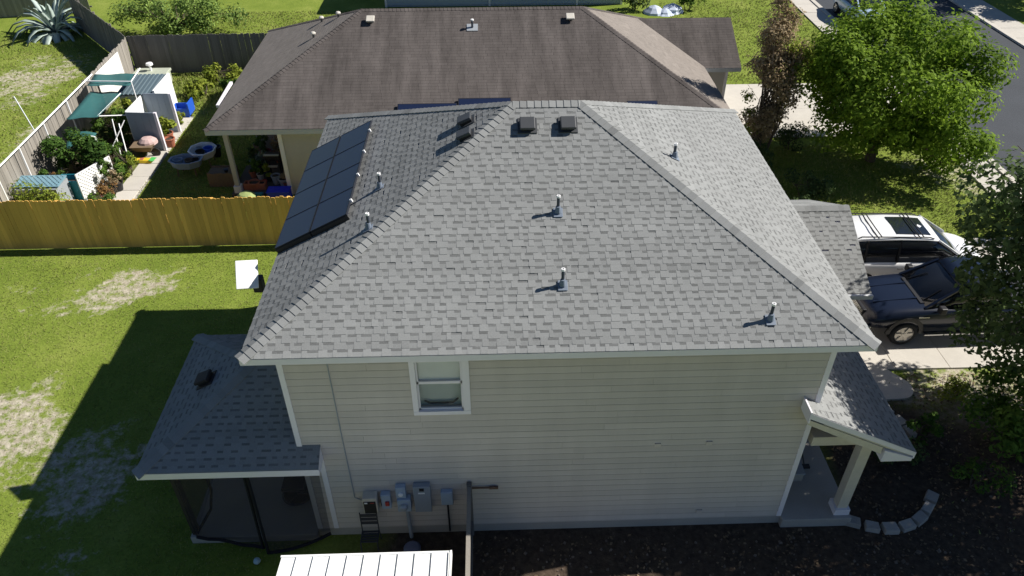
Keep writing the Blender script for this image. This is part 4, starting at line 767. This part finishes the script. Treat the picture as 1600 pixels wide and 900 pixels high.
# lawn blades
def blades():
    rng = np.random.default_rng(5); out = []; sizes = []
    areas = [(-13, .3, -.9, 11, 52000, .045, .012), (-13, -5.8, 21, 25.8, 5000, .16, .03), (-24, -13.2, 14, 32, 22000, .075, .025), (13.6, 21.5, 10.8, 17.4, 12000, .08, .02), (13.3, 19, -.5, 4.4, 3500, .08, .016), (-12, 0, 26.3, 35, 12000, .08, .03), (13.8, 21.5, 23.5, 36, 8000, .08, .03), (-9, -5.6, 13.5, 21, 6000, .07, .02)]
    for x0, x1, y0, y1, n, hh, ww in areas:
        x = rng.uniform(x0, x1, n); y = rng.uniform(y0, y1, n)
        keep = rng.random(n) > np.maximum(dirt(x, y)*1.1, soilm(x, y)*.92)
        if x0 == -13 and y1 == 11: keep &= ~((x > -2.7) & (y > -.15) & (y < 3.3)) & (x < -.02+.0*x)
        x, y = x[keep], y[keep]; n = len(x); hz = hh*rng.uniform(.5, 1.4, n)*(.6+.8*fbm(x, y, 40, .7)); a = rng.uniform(0, 2*np.pi, n); ln = rng.normal(0, .5, (n, 2))*hz[:, None]
        p = np.stack([x, y, np.full(n, -.005)], 1); sd = np.stack([np.cos(a), np.sin(a), 0*a], 1)*ww*rng.uniform(.7, 1.3, n)[:, None]
        out.append(np.stack([p-sd, p+sd, p+np.concatenate([ln, hz[:, None]], 1)], 1).reshape(-1, 3)); sizes.append(n)
    v = np.concatenate(out); n = len(v)//3; me = bpy.data.meshes.new('grass'); me.vertices.add(3*n); me.vertices.foreach_set('co', v.astype(np.float32).ravel())
    me.loops.add(3*n); me.loops.foreach_set('vertex_index', np.arange(3*n)); me.polygons.add(n); me.polygons.foreach_set('loop_start', np.arange(n)*3); me.polygons.foreach_set('loop_total', np.full(n, 3))
    q = v.reshape(-1, 3, 3)[:, 0]; tn = (fbm(q[:, 0], q[:, 1], 60, .5)-.5)*.9+rng.normal(0, .16, n)
    me.attributes.new('tone', 'FLOAT', 'FACE').data.foreach_set('value', tn.astype(np.float32)); me.materials.append(GRASS); me.update(); me.validate()
    o = kind(link('grass', me), 'stuff'); o['label'] = 'short green lawn grass with bare sandy patches'; o['category'] = 'grass'
blades()
# rubble and leaf litter on the dark soil
rb = MB()
for _ in range(420):
    x = R.uniform(3.4, 17); y = R.uniform(-2.4, -.25) if x < 11.5 or R.random() < .5 else R.uniform(-2, 3); s = R.uniform(.012, .045)*(1.6 if R.random() < .1 else 1); a = R.uniform(0, 3)
    c, n_ = math.cos(a)*s, math.sin(a)*s
    rb.hexa([(x-c, y-n_, -.01), (x+n_, y-c, -.01), (x+c, y+n_, -.01), (x-n_, y+c, -.01)], [(x-c*.6, y-n_*.6, s*.7), (x+n_*.7, y-c*.7, s*.9), (x+c*.5, y+n_*.5, s*.6), (x-n_*.6, y+c*.6, s*.8)], R.uniform(-.6, .5))
o = kind(rb.build('rubble', RUBB), 'stuff'); o['label'] = 'small stones and litter scattered on the dark soil'; o['category'] = 'rubble'
# curved stone edging: every block is a piece
eg = thing('stone_edging', 'curved row of pale stone blocks around the mulch bed by the porch', 'edging', (12.3, 0, 0))
path_ = [(11.38, -.08), (11.75, -.22), (12.12, -.27), (12.5, -.22), (12.85, -.05), (13.14, .2), (13.36, .48)]
path2 = [(13.15, 3.3), (13.45, 3.05), (13.62, 2.72), (13.72, 2.38)]
for P_ in (path_, path2):
    for i, (x, y) in enumerate(P_):
        a = P_[max(i-1, 0)]; b = P_[min(i+1, len(P_)-1)]; d = Vector((b[0]-a[0], b[1]-a[1], 0)).normalized(); s = Vector((-d.y, d.x, 0)); c = Vector((x, y, -.03)); l_ = .165+R.uniform(-.02, .015); w_ = .11+R.uniform(-.01, .02)
        q = [c-d*l_-s*w_, c+d*l_-s*w_, c+d*l_*.95+s*w_, c-d*l_+s*w_]
        MB().hexa(q, [c+(p-c)*.94+Vector((0, 0, .15+R.uniform(-.015, .02))) for p in q], R.uniform(-.2, .2)).build('stone', STONE, eg, bevel=.015)
# porch things
bn = thing('porch_bench', 'dark low bench on the front porch between the wall and the column', 'bench', (10.3, 1.9, .25))
for k in range(4): MB().box(9.95, 10.7, 1.6+.1*k, 1.68+.1*k, .66, .69).build('seat_slat', WOODB, bn)
for x in (9.98, 10.62): MB().box(x, x+.05, 1.6, 1.98, .25, .66).build('leg', BLACK, bn)
MB().box(9.95, 10.7, 1.98, 2.02, .7, 1.1).build('backrest', BLACK, bn)
cr = thing('storage_tote', 'pale lidded storage box in front of the porch bench', 'box', (10.25, 1.05, .25)); MB().box(9.95, 10.55, .85, 1.25, .25, .5).build('tub', CONCD, cr, bevel=.02); MB().box(9.93, 10.57, .83, 1.27, .5, .54).build('lid', EGREY, cr, bevel=.01)
tag(MB().tube((10.75, 1.3, .26), (10.55, 2.0, 1.3), .015).box(10.65, 10.85, 1.2, 1.3, .25, .3).build('broom', BLACK), 'dark broom leaning on the bench beside the porch column', 'broom')

# ------------------------------------------------------------------ the neighbour's garden
def panel(name, label, p, q, z0, z1, m, thick=.03, ribs=0, trim=None, cat='panel', group=None):
    p = Vector(p); q = Vector(q); root = thing(name, label, cat, (p+q)/2, group); d = (q-p).normalized(); n = max(1, ribs); L_ = (q-p).length; s = Vector((-d.y, d.x, 0))
    for k in range(n):
        a = p+d*L_*k/n; b = p+d*L_*(k+1)/n-d*.006
        MB().hexa([a+Vector((0, 0, z0)), b+Vector((0, 0, z0)), b+s*thick+Vector((0, 0, z0)), a+s*thick+Vector((0, 0, z0))], [a+Vector((0, 0, z1)), b+Vector((0, 0, z1)), b+s*thick+Vector((0, 0, z1)), a+s*thick+Vector((0, 0, z1))], R.uniform(-.1, .1)).build('sheet', m, root)
    if trim:
        for a in trim: c = p+d*L_*a; MB().box(c.x-.05, c.x+.05, c.y-.06, c.y+.05, 0, z1+.02).build('post', WHITE, root)
    return root
panel('garden_screen', 'nearer of two upright blue-grey metal panels by the garden path', (-10.2, 17.95, 0), (-9.05, 17.85, 0), .05, 1.6, PANELG, ribs=4, trim=(1,), group='blue-grey metal panels')
panel('garden_screen', 'farther of two upright blue-grey metal panels by the garden path', (-10.1, 19.55, 0), (-9.0, 19.48, 0), .05, 1.68, PANELG, ribs=4, trim=(1,), group='blue-grey metal panels')
panel('garden_screen', 'white ribbed panel joining the two blue-grey metal panels at their back', (-10.2, 17.99, 0), (-10.15, 19.5, 0), .05, 1.62, PANELW, ribs=6)
# low ribbed-roof hutch with white sides
hu = thing('garden_hutch', 'low hutch with a dark ribbed roof and white sides near the weeds', 'hutch', (-10.6, 20.9, 0))
MB().box(-11.3, -9.98, 20.1, 21.7, 0, 1.35).build('wall', PANELW, hu)
for k in range(9):
    a = -11.4+1.6*k/9
    MB().hexa([(a, 20.0, 1.42), (a+.165, 20.0, 1.42), (a+.165, 21.8, 1.55), (a, 21.8, 1.55)], [(a+.03, 20.0, 1.47), (a+.135, 20, 1.47), (a+.135, 21.8, 1.60), (a+.03, 21.8, 1.60)], R.uniform(-.15, .15)).build('roof_sheet', mat('dark_ribbed_sheet', (.085, .125, .15), .6, .1), hu)
MB().box(-9.86, -9.78, 19.95, 21.85, .2, 1.62).build('gable_board', PANELW, hu)
panel('white_board', 'bright white board leaning on the grey fence near its back corner', (-12.75, 21.6, 0), (-12.8, 24.2, 0), .25, 1.7, PANELW, ribs=2)
tk = thing('storage_chest', 'pale green-grey chest with a white cap against the dark back fence', 'chest', (-11.9, 24.6, 0))
MB().box(-12.5, -11.05, 24.1, 25.0, 0, .5).build('box', mat('pale_green_plastic', (.40, .43, .35), .6), tk, bevel=.03); MB().box(-12.55, -11.0, 24.05, 25.05, .5, .62).build('lid', MATS['pale_green_plastic'], tk, bevel=.03)
MB().lathe((-11.8, 24.7, .62), [(.05, 0), (.05, .25), (.16, .27), (.14, .36), (0, .4)], 12).build('cap', CAPW, tk)
# pipe frame with teal shade cloth
pf_ = thing('pipe_frame', 'white pipe frame along the inside of the grey fence', 'frame', (-12.2, 16.5, 0))
MB().tube((-12.25, 12.2, 2.05), (-12.42, 20.7, 2.05), .03).build('top_rail', CAPW, pf_)
for y in (12.6, 14.3, 16.2, 18.2, 20.4): MB().tube((-12.28-(y-12.2)*.02, y, 0), (-12.28-(y-12.2)*.02, y, 2.05), .028).build('upright', CAPW, pf_)
MB().tube((-12.4, 20.0, 2.05), (-10.6, 20.0, 2.0), .025).build('cross_rail', CAPW, pf_); MB().path([(-10.5, 20.9, 2.2), (-10.6, 20.0, 2.0), (-10.4, 19.6, 0)], .025).build('upright', CAPW, pf_)
MB().path([(-10.6, 17.6, 1.5), (-10.45, 17.0, 0)], .025).build('upright', CAPW, pf_); MB().path([(-10.25, 17.3, 1.45), (-10.0, 16.6, 0)], .028).build('upright', CAPW, pf_)
MB().path([(-11.0, 19.8, 1.65), (-11.15, 17.7, 1.58), (-10.3, 18.6, 1.2)], .02).build('brace', CAPW, pf_); MB().path([(-10.9, 16.8, .2), (-10.2, 17.7, 1.4)], .02).build('brace', CAPW, pf_)
def cloth(label, P, sag, nx=8):
    P = [Vector(p) for p in P]; vs_ = []; fs = []
    for j in range(nx+1):
        for i in range(nx+1):
            u, v = i/nx, j/nx; q = P[0].lerp(P[1], u).lerp(P[3].lerp(P[2], u), v); q.z -= sag*16*u*(1-u)*v*(1-v)+.02*math.sin(9*u+5*v); vs_.append(q)
    for j in range(nx):
        for i in range(nx): a = j*(nx+1)+i; fs.append([a, a+1, a+nx+2, a+nx+1])
    o = tag(MB().add(vs_, fs).build('shade_cloth', TEAL, smooth=True), label, 'shade cloth', 'teal shade cloths'); md = o.modifiers.new('s', 'SOLIDIFY'); md.thickness = .006
cloth('farther teal shade cloth stretched flat on the white pipe frame', [(-12.25, 19.7, 1.98), (-10.55, 19.75, 1.95), (-10.7, 20.9, 1.98), (-12.35, 20.8, 2.0)], .08)
cloth('nearer teal shade cloth stretched over the garden plants by the fence', [(-12.15, 17.3, 1.65), (-11.1, 17.6, 1.6), (-10.95, 19.8, 1.65), (-12.2, 19.75, 1.7)], .12)
cloth('dark teal cloth hanging low by the fence below the other shade cloths', [(-12.2, 16.6, .75), (-11.4, 16.8, .7), (-11.3, 17.5, 1.0), (-12.2, 17.3, 1.2)], .06)
# lattices: crossed slats
def lattice(label, p, q, z0, z1, m, cut=0, st_=.14, flat=None):
    p = Vector(p); q = Vector(q); L_ = (q-p).length; d = (q-p).normalized(); hgt = z1-z0; root = thing('lattice_panel', label, 'lattice', (p+q)/2); up_ = Vector(flat) if flat else Vector((0, 0, 1)); nn = d.cross(up_)
    def pt(u, v): return p+d*u+up_*v+Vector((0, 0, z0))
    for sgn, o_ in ((1, 0), (-1, .012)):
        c = -hgt
        while c < L_+hgt:
            # line u = c + sgn*v
            v0, v1 = 0, hgt; us = [c if sgn > 0 else c, 0]
            ts = []
            for v in np.linspace(0, hgt, 25):
                u = c+sgn*v
                if 0 <= u <= L_ and v <= hgt-cut*(u/L_): ts.append((u, v))
            if len(ts) > 2: MB().bar(pt(*ts[0])+nn*o_, pt(*ts[-1])+nn*o_, .075, .01, nn).build('slat', m, root)
            c += st_
    f = MB(); f.bar(pt(0, 0), pt(L_, 0), .05, .03).bar(pt(0, hgt), pt(L_, hgt-cut), .05, .03); f.bar(pt(0, 0), pt(0, hgt), .04, .04, nn).bar(pt(L_, 0), pt(L_, hgt-cut), .04, .04, nn); f.build('edge_frame', m, root)
lattice('white diagonal lattice panel standing among the plants by the path', (-10.65, 14.05, 0), (-10.3, 15.9, 0), 0, 1.05, PANELW, .25, .16)
lattice('blue-grey lattice panel lying flat on the raised bed at the left edge', (-13.1, 13.4, 0), (-11.0, 13.4, 0), .98, 1.68, mat('blue_grey_lattice_paint', (.17, .30, .36), .6), 0, .17, (0, 1, .05))
tag(MB().box(-13.2, -11.0, 13.25, 13.32, 0, .95).box(-13.2, -11.0, 13.33, 14.1, 0, .93).build('raised_bed', GALV), 'galvanised raised bed under the blue-grey lattice at the left edge', 'raised bed')
tb = thing('turquoise_bin', 'turquoise plastic bin between the blue lattice and the white lattice', 'bin', (-11.05, 14.4, 0))
tbm = MB(); q = [(-11.45, 14.15), (-10.75, 14.15), (-10.75, 14.75), (-11.45, 14.75)]
def tub(name, parent, x0, x1, y0, y1, z0, z1, m, t_=.03):
    b = MB(); b.box(x0, x1, y0, y0+t_, z0, z1).box(x0, x1, y1-t_, y1, z0, z1).box(x0, x0+t_, y0+t_, y1-t_, z0, z1).box(x1-t_, x1, y0+t_, y1-t_, z0, z1).box(x0+t_, x1-t_, y0+t_, y1-t_, z0, z0+t_); return b.build(name, m, parent)
tub('shell', tb, -11.5, -10.75, 14.15, 14.7, 0, .75, CYAN); MB().box(-11.47, -10.78, 14.18, 14.67, .2, .55).build('contents', DARK, tb); MB().box(-10.76, -10.66, 14.1, 14.75, .68, .76).build('rim', BLUE if False else CYAN, tb)
bb = thing('blue_bin', 'bright blue open plastic bin at the edge of the weeds', 'bin', (-9.35, 21.2, 0)); tub('shell', bb, -9.75, -9.05, 20.9, 21.55, 0, .4, BLUE); MB().box(-9.05, -8.99, 20.88, 21.57, .1, .62).build('side', BLUE, bb)
rt_t = thing('round_table', 'small white ring-topped table frame among the garden plants', 'table', (-11.5, 17.0, 0))
MB().lathe((-11.45, 16.9, .95), [(.3, 0), (.36, 0), (.36, .04), (.3, .04), (.3, 0)], 20).build('ring_top', CAPW, rt_t)
for a in (.5, 2.1, 3.7, 5.3): MB().tube((-11.45+.33*math.cos(a), 16.9+.33*math.sin(a), .96), (-11.45+.4*math.cos(a), 16.9+.4*math.sin(a), 0), .02).build('leg', CAPW, rt_t)
def pot(label, x, y, r, hh, m, plant=None, z0=0, n=200, seed=50, leaf=.09, hp=.5, cat='plant pot'):
    o = thing('plant_pot', label, cat, (x, y, z0)); MB().lathe((x, y, z0), [(r*.7, 0), (r, hh*.9), (r*1.1, hh*.9), (r*1.1, hh), (r*.92, hh), (r*.88, hh*.85), (0, hh*.85)], 14).build('pot', m, o, smooth=False)
    MB().lathe((x, y, z0+hh*.86), [(r*.87, 0), (0, .01)], 12).build('soil', SOIL, o)
    if plant:
        me = leaf_mesh('foliage', blob(x, y, z0+hh+hp*.4, r*1.1, r*1.1, hp*.5, 7, r*.5, r*.8, seed), n, leaf, plant, seed, shell=.1)
        co = np.empty(len(me.vertices)*3, np.float32); me.vertices.foreach_get('co', co); me.vertices.foreach_set('co', (co.reshape(-1, 3)-np.array((x, y, z0))).astype(np.float32).ravel()); link('foliage', me, o)
    return o
pot('terracotta pot with broad yellow-green leaves beside the metal panels', -9.15, 18.65, .2, .4, TERRA, LEAFY, n=160, seed=51, leaf=.28, hp=.8)
pot('terracotta pot with a white rim at the corner of the nearer metal panel', -8.95, 18.2, .2, .38, TERRA)
pot('black pot with a dry plant at the near end of the garden path', -9.72, 14.75, .2, .35, BLACK, LEAFB, n=200, seed=53)
pot('small terracotta pot near the cedar fence by the garden path', -9.85, 14.0, .16, .3, TERRA, MATS['dry_red_leaves'], n=120, seed=54)
bgz = thing('soil_bag', 'yellow and green printed bag lying on the concrete garden path', 'bag', (-9.45, 16.9, 0)); MB().hexa([(-9.95, 16.75, .04), (-9.25, 16.7, .04), (-9.2, 17.05, .04), (-9.92, 17.1, .04)], [(-9.88, 16.8, .16), (-9.3, 16.76, .16), (-9.26, 17.0, .16), (-9.86, 17.04, .16)]).build('bag', YELL, bgz, bevel=.03)
MB().hexa([(-9.32, 16.73, .16), (-9.2, 16.72, .12), (-9.15, 17.03, .12), (-9.28, 17.02, .16)], [(-9.32, 16.74, .18), (-9.15, 16.73, .14), (-9.1, 17.03, .14), (-9.28, 17.01, .18)]).build('printed_end', GREENP, bgz)
MB().box(-9.7, -9.55, 16.8, 17.0, .161, .168).build('printed_patch', TERRA, bgz)
wb = thing('wheelbarrow', 'dark wheelbarrow with a dusty pink cover beside the nearer metal panel', 'wheelbarrow', (-9.6, 17.35, 0))
MB().hexa([(-9.9, 17.2, .3), (-9.35, 17.2, .3), (-9.35, 17.6, .3), (-9.9, 17.6, .3)], [(-10.05, 17.05, .55), (-9.2, 17.05, .55), (-9.2, 17.75, .55), (-10.05, 17.75, .55)]).build('tray', WOODB, wb); MB().lathe((-9.25, 17.4, .18), [(.1, -.04), (.18, -.03), (.18, .03), (.1, .04)], 14, 'y').build('wheel', BLACK, wb)
for s in (0, .6): MB().tube((-10.2, 17.1+s, .5), (-9.3, 17.3+s*.4, .2), .02).build('handle', BLACK, wb); MB().tube((-9.95, 17.15+s*.9, .4), (-9.95, 17.15+s*.9, 0), .018).build('leg', BLACK, wb)
MB().lathe((-9.5, 17.55, .5), [(.36, 0), (.33, .12), (.2, .22), (0, .25)], 12).build('cover', PINK, wb)
# tub cart with blue things
def octtub(name, label, x, y, z0, rx, ry, hh, m, leg=True):
    o = thing(name, label, 'tub', (x, y, 0)); secs = []; n = 8
    ps = [(x+rx*math.cos(2*math.pi*(i+.5)/n), y+ry*math.sin(2*math.pi*(i+.5)/n)) for i in range(n)]; sc = lambda p, k: (x+(p[0]-x)*k, y+(p[1]-y)*k)
    MB().loft([[(*sc(p, .85), z0) for p in ps], [(*sc(p, 1), z0+hh) for p in ps], [(*sc(p, 1.06), z0+hh) for p in ps], [(*sc(p, 1.06), z0+hh+.03) for p in ps], [(*sc(p, .94), z0+hh+.03) for p in ps], [(*sc(p, .82), z0+.05) for p in ps]]).build('tub', m, o)
    if leg:
        for a in (.8, 2.3, 3.9, 5.5): MB().tube((x+rx*.7*math.cos(a), y+ry*.7*math.sin(a), z0), (x+rx*.75*math.cos(a), y+ry*.75*math.sin(a), 0), .025).build('leg', WOODB, o)
    return o
o = octtub('plastic_tub', 'pale blue plastic tub full of odds and ends, nearer of two by the patio', -7.55, 15.95, .35, .62, .42, .25, PBLUE)
o2 = octtub('plastic_tub', 'white plastic tub with dark blue things in it, farther of two by the patio', -7.15, 16.7, .38, .5, .55, .25, PANELW)
for i, (x, y, z_, r, m) in enumerate(((-7.85, 15.95, .5, .17, PBLUE), (-7.45, 15.95, .48, .15, WOODB), (-7.2, 15.95, .5, .12, DARK), (-7.2, 16.55, .52, .17, DARK), (-6.95, 16.75, .55, .17, BLUE), (-7.3, 16.85, .52, .14, GALV))):
    tag(MB().lathe((x, y, z_-.1), [(r*.8, 0), (r, .2), (r*1.1, .22), (r*.9, .22), (r*.75, .05), (0, .05)], 12).build('bucket', m), ['pale blue bucket in the left end of the nearer tub', 'brown bucket in the middle of the nearer tub', 'dark bucket in the right end of the nearer tub', 'dark bucket in the near end of the white tub', 'dark blue bucket in the right of the white tub', 'grey metal bucket in the far left of the white tub'][i], 'bucket', 'buckets in the tubs')
pot('black pot with pale leafy plant beside the farther tub', -6.9, 17.35, .2, .4, BLACK, LEAFG, n=160, seed=55, leaf=.14, hp=.6)
wp = thing('wooden_planter', 'brown wooden stump-like planter beside the patio post', 'planter', (-6.05, 15.2, 0))
for k in range(7): MB().box(-6.5+.135*k, -6.37+.135*k, 14.9, 14.93, 0, .55+R.uniform(-.02, .02)).build('board', WOODB, wp); MB().box(-6.5+.135*k, -6.37+.135*k, 15.5, 15.53, 0, .55).build('board', WOODB, wp)
MB().box(-6.5, -5.56, 14.93, 15.5, 0, .5).build('fill', WOODB, wp); MB().lathe((-5.85, 15.1, .5), [(.05, 0), (.09, .12), (0, .13)], 8).build('knot', BLACK, wp)
# patio clutter
pot('long terracotta trough at the front of the covered patio', -4.75, 14.55, .2, .28, TERRA, None, .12)
tr_ = thing('planter_trough', 'long dusty red trough at the front edge of the covered patio', 'trough', (-4.7, 14.5, .12)); tub('trough', tr_, -5.1, -4.35, 14.4, 14.68, .12, .38, TERRA); MB().box(-5.05, -4.4, 14.44, 14.64, .2, .34).build('soil', SOIL, tr_)
for i, (x, y, r, hh, m, l) in enumerate(((-4.05, 14.9, .16, .34, PBLUE, 'left of two pale blue-grey pots on the covered patio'), (-3.72, 14.7, .19, .32, GALV, 'right of two pale grey pots on the covered patio'))): pot(l, x, y, r, hh, m, None, .12)
pot('pot with a grey-green plant in the middle of the covered patio', -4.75, 15.9, .18, .35, BLACK, leafm('sage_leaves', (.12, .17, .12), (.3, .36, .26)), .12, 200, 57, .12)
pot('red pot with a plant at the back of the covered patio', -4.8, 16.7, .2, .4, mat('dull_red_plastic', (.30, .05, .06), .6), LEAFD, .12, 200, 58, .12, .7)
pot('orange pot with a plant by the right trim of the covered patio', -3.62, 15.2, .15, .3, TERRA, LEAFB, .12, 200, 59, .1, .5)
pot('leafy pot plant at the back right of the covered patio', -3.8, 16.4, .2, .4, BLACK, LEAFG, .12, 260, 60, .14, .8)
gr = thing('grill', 'black grill with a pale lid edge on the covered patio', 'grill', (-4.2, 15.6, .12)); MB().box(-4.5, -3.95, 15.45, 15.8, .75, .95).build('firebox', BLACK, gr, bevel=.02); MB().box(-4.5, -3.95, 15.4, 15.48, .96, 1.0).build('lid_edge', GALV, gr); MB().box(-4.4, -4.05, 15.3, 15.42, .55, .58).build('shelf', CREAM, gr)
for x in (-4.45, -4.0):
    for y in (15.5, 15.75): MB().box(x-.02, x+.02, y-.02, y+.02, .12, .75).build('leg', BLACK, gr)
tag(MB().lathe((-3.75, 15.75, .8), [(.1, 0), (.12, .1), (.1, .2), (.06, .26), (0, .27)], 12).tube((-3.75, 15.75, .12), (-3.75, 15.75, .8), .03).build('yellow_lantern', YELL), 'small yellow lantern beside the grill on the covered patio', 'lantern')
bx = thing('blue_crate', 'bright blue plastic crate beside the patio edge behind the cedar fence', 'crate', (-3.75, 13.9, 0)); tub('shell', bx, -4.1, -3.35, 13.7, 14.1, 0, .42, mat('deep_blue_plastic', (.008, .02, .52), .5)); MB().box(-4.12, -3.33, 13.68, 14.12, .40, .44).build('lid', MATS['deep_blue_plastic'], bx)
tag(MB().box(-5.05, -4.35, 13.95, 14.1, .05, .22).build('garden_tray', CYAN), 'teal tray lying below the patio edge behind the cedar fence', 'tray')
tag(MB().lathe((-4.72, 13.35, 0), [(.25, .3), (.34, .5), (.2, .62), (0, .66)], 14).tube((-4.72, 13.35, 0), (-4.72, 13.35, .35), .2).build('green_dome', mat('pale_green_dome', (.26, .32, .12), .7)), 'pale green domed lid showing just above the cedar fence', 'dome')
tag(MB().bar((-5.95, 16.1, 2.6), (-6.0, 18.2, 2.62), .1, .1).build('downpipe', WHITE), 'white pipe lying along the left eave of the brown roof', 'pipe')
tag(MB().tube((-12.9, 16.4, 1.6), (-13.45, 16.9, 2.75), .02).build('metal_pole', GALV), 'thin grey pole sticking up beside the grey fence on the lawn side', 'pole')
# tarp heap at the top edge
hp = MB(); rg = random.Random(3)
for cx, cy, s, t in ((13.2, 34.0, .7, -.1), (14.3, 34.2, .75, .1), (13.8, 33.8, .5, .0)):
    prof = [(s*(1-k/4)**.6*(1+rg.uniform(-.15, .15)), s*.6*k/4) for k in range(5)]; prof[-1] = (0, s*.62); hp.lathe((cx, cy, 0), prof, 9, t=t)
tag(hp.build('tarp_heap', mat('pale_blue_tarp', (.48, .54, .66), .6, .35, 4)), 'crumpled pale blue tarp heap at the top edge behind the brown roof', 'tarp')

# more clutter on the covered patio and in the beds
for i, (x, y, r, hh, m, lf, l) in enumerate(((-5.0, 15.4, .14, .26, TERRA, LEAFG, 'small terracotta pot with green leaves just right of the patio post'), (-4.35, 15.1, .12, .22, BLACK, LEAFY, 'small black pot with yellow-green leaves behind the red trough'), (-5.05, 16.1, .2, .34, GALV, LEAFD, 'grey pot with dark leaves against the left of the covered patio'), (-4.3, 16.6, .2, .4, TERRA, LEAFB, 'terracotta pot with dry leaves at the back of the covered patio'), (-3.6, 14.55, .12, .24, TERRA, LEAFB, 'small terracotta pot with dry leaves at the front right of the covered patio'), (-5.1, 17.1, .22, .5, WOODB, LEAFG, 'tall brown pot with leafy plant in the far left corner of the patio'), (-4.45, 14.75, .1, .2, RED, None, 'small red pot beside the pale blue-grey pots on the patio'), (-4.7, 15.25, .13, .22, CREAM, LEAFG, 'cream pot with green leaves behind the dusty red trough'))):
    pot(l, x, y, r, hh, m, lf, .12, 240, 70+i, .11, .6)
for i, (x, y, rx, ry, hh, m, l) in enumerate(((-12.05, 14.9, .35, .5, .9, LEAFG, 'green plant by the grey fence behind the turquoise bin'), (-10.15, 16.6, .35, .4, .9, LEAFG, 'leafy plant between the round table and the path'), (-11.6, 19.3, .5, .4, 1.1, LEAFD, 'dark plant under the far edge of the nearer shade cloth'), (-9.3, 20.3, .3, .5, .5, LEAFY, 'yellow-green weeds at the edge of the path before the blue bin'), (-12.1, 15.3, .3, .3, .5, MATS['dry_red_leaves'], 'orange flowering plant at the foot of the round bush'), (-9.9, 13.6, .5, .25, .5, LEAFG, 'low green plant right behind the cedar fence by the path'))):
    shrub('garden_plant', l, x, y, rx, ry, hh, 900, .09, m, 80+i, shell=.1)
def litter():
    rng = np.random.default_rng(77); n = 11000; x = rng.uniform(3.2, 18, n); y = rng.uniform(-2.6, 4.4, n); k = ((y < -.2) | (x > 11.6)) & (fbm(x, y, 90, 1.3) > .47+rng.uniform(-.12, .12, n)); x, y = x[k], y[k]; n = len(x); s = rng.uniform(.015, .05, n)
    a = rng.uniform(0, 6.28, n); P = np.stack([x, y, rng.uniform(.01, .03, n)], 1); t = np.stack([np.cos(a), np.sin(a), rng.normal(0, .3, n)], 1)*s[:, None]; b = np.stack([-np.sin(a), np.cos(a), rng.normal(0, .3, n)], 1)*s[:, None]*.6
    v = np.stack([P-t, P+b, P+t, P-b], 1).reshape(-1, 3); me = bpy.data.meshes.new('leaf_litter'); me.from_pydata(v.tolist(), [], np.arange(4*n).reshape(-1, 4).tolist())
    me.attributes.new('tone', 'FLOAT', 'FACE').data.foreach_set('value', rng.normal(-.1, .3, n).astype(np.float32)); me.materials.append(mat('dry_leaf_litter', (.05, .035, .022), .9, .2, 1.2, 1, c2=(.24, .17, .10))); o = kind(link('leaf_litter', me), 'stuff'); o['label'] = 'dry leaves and chips littering the dark soil'; o['category'] = 'leaf litter'
litter()
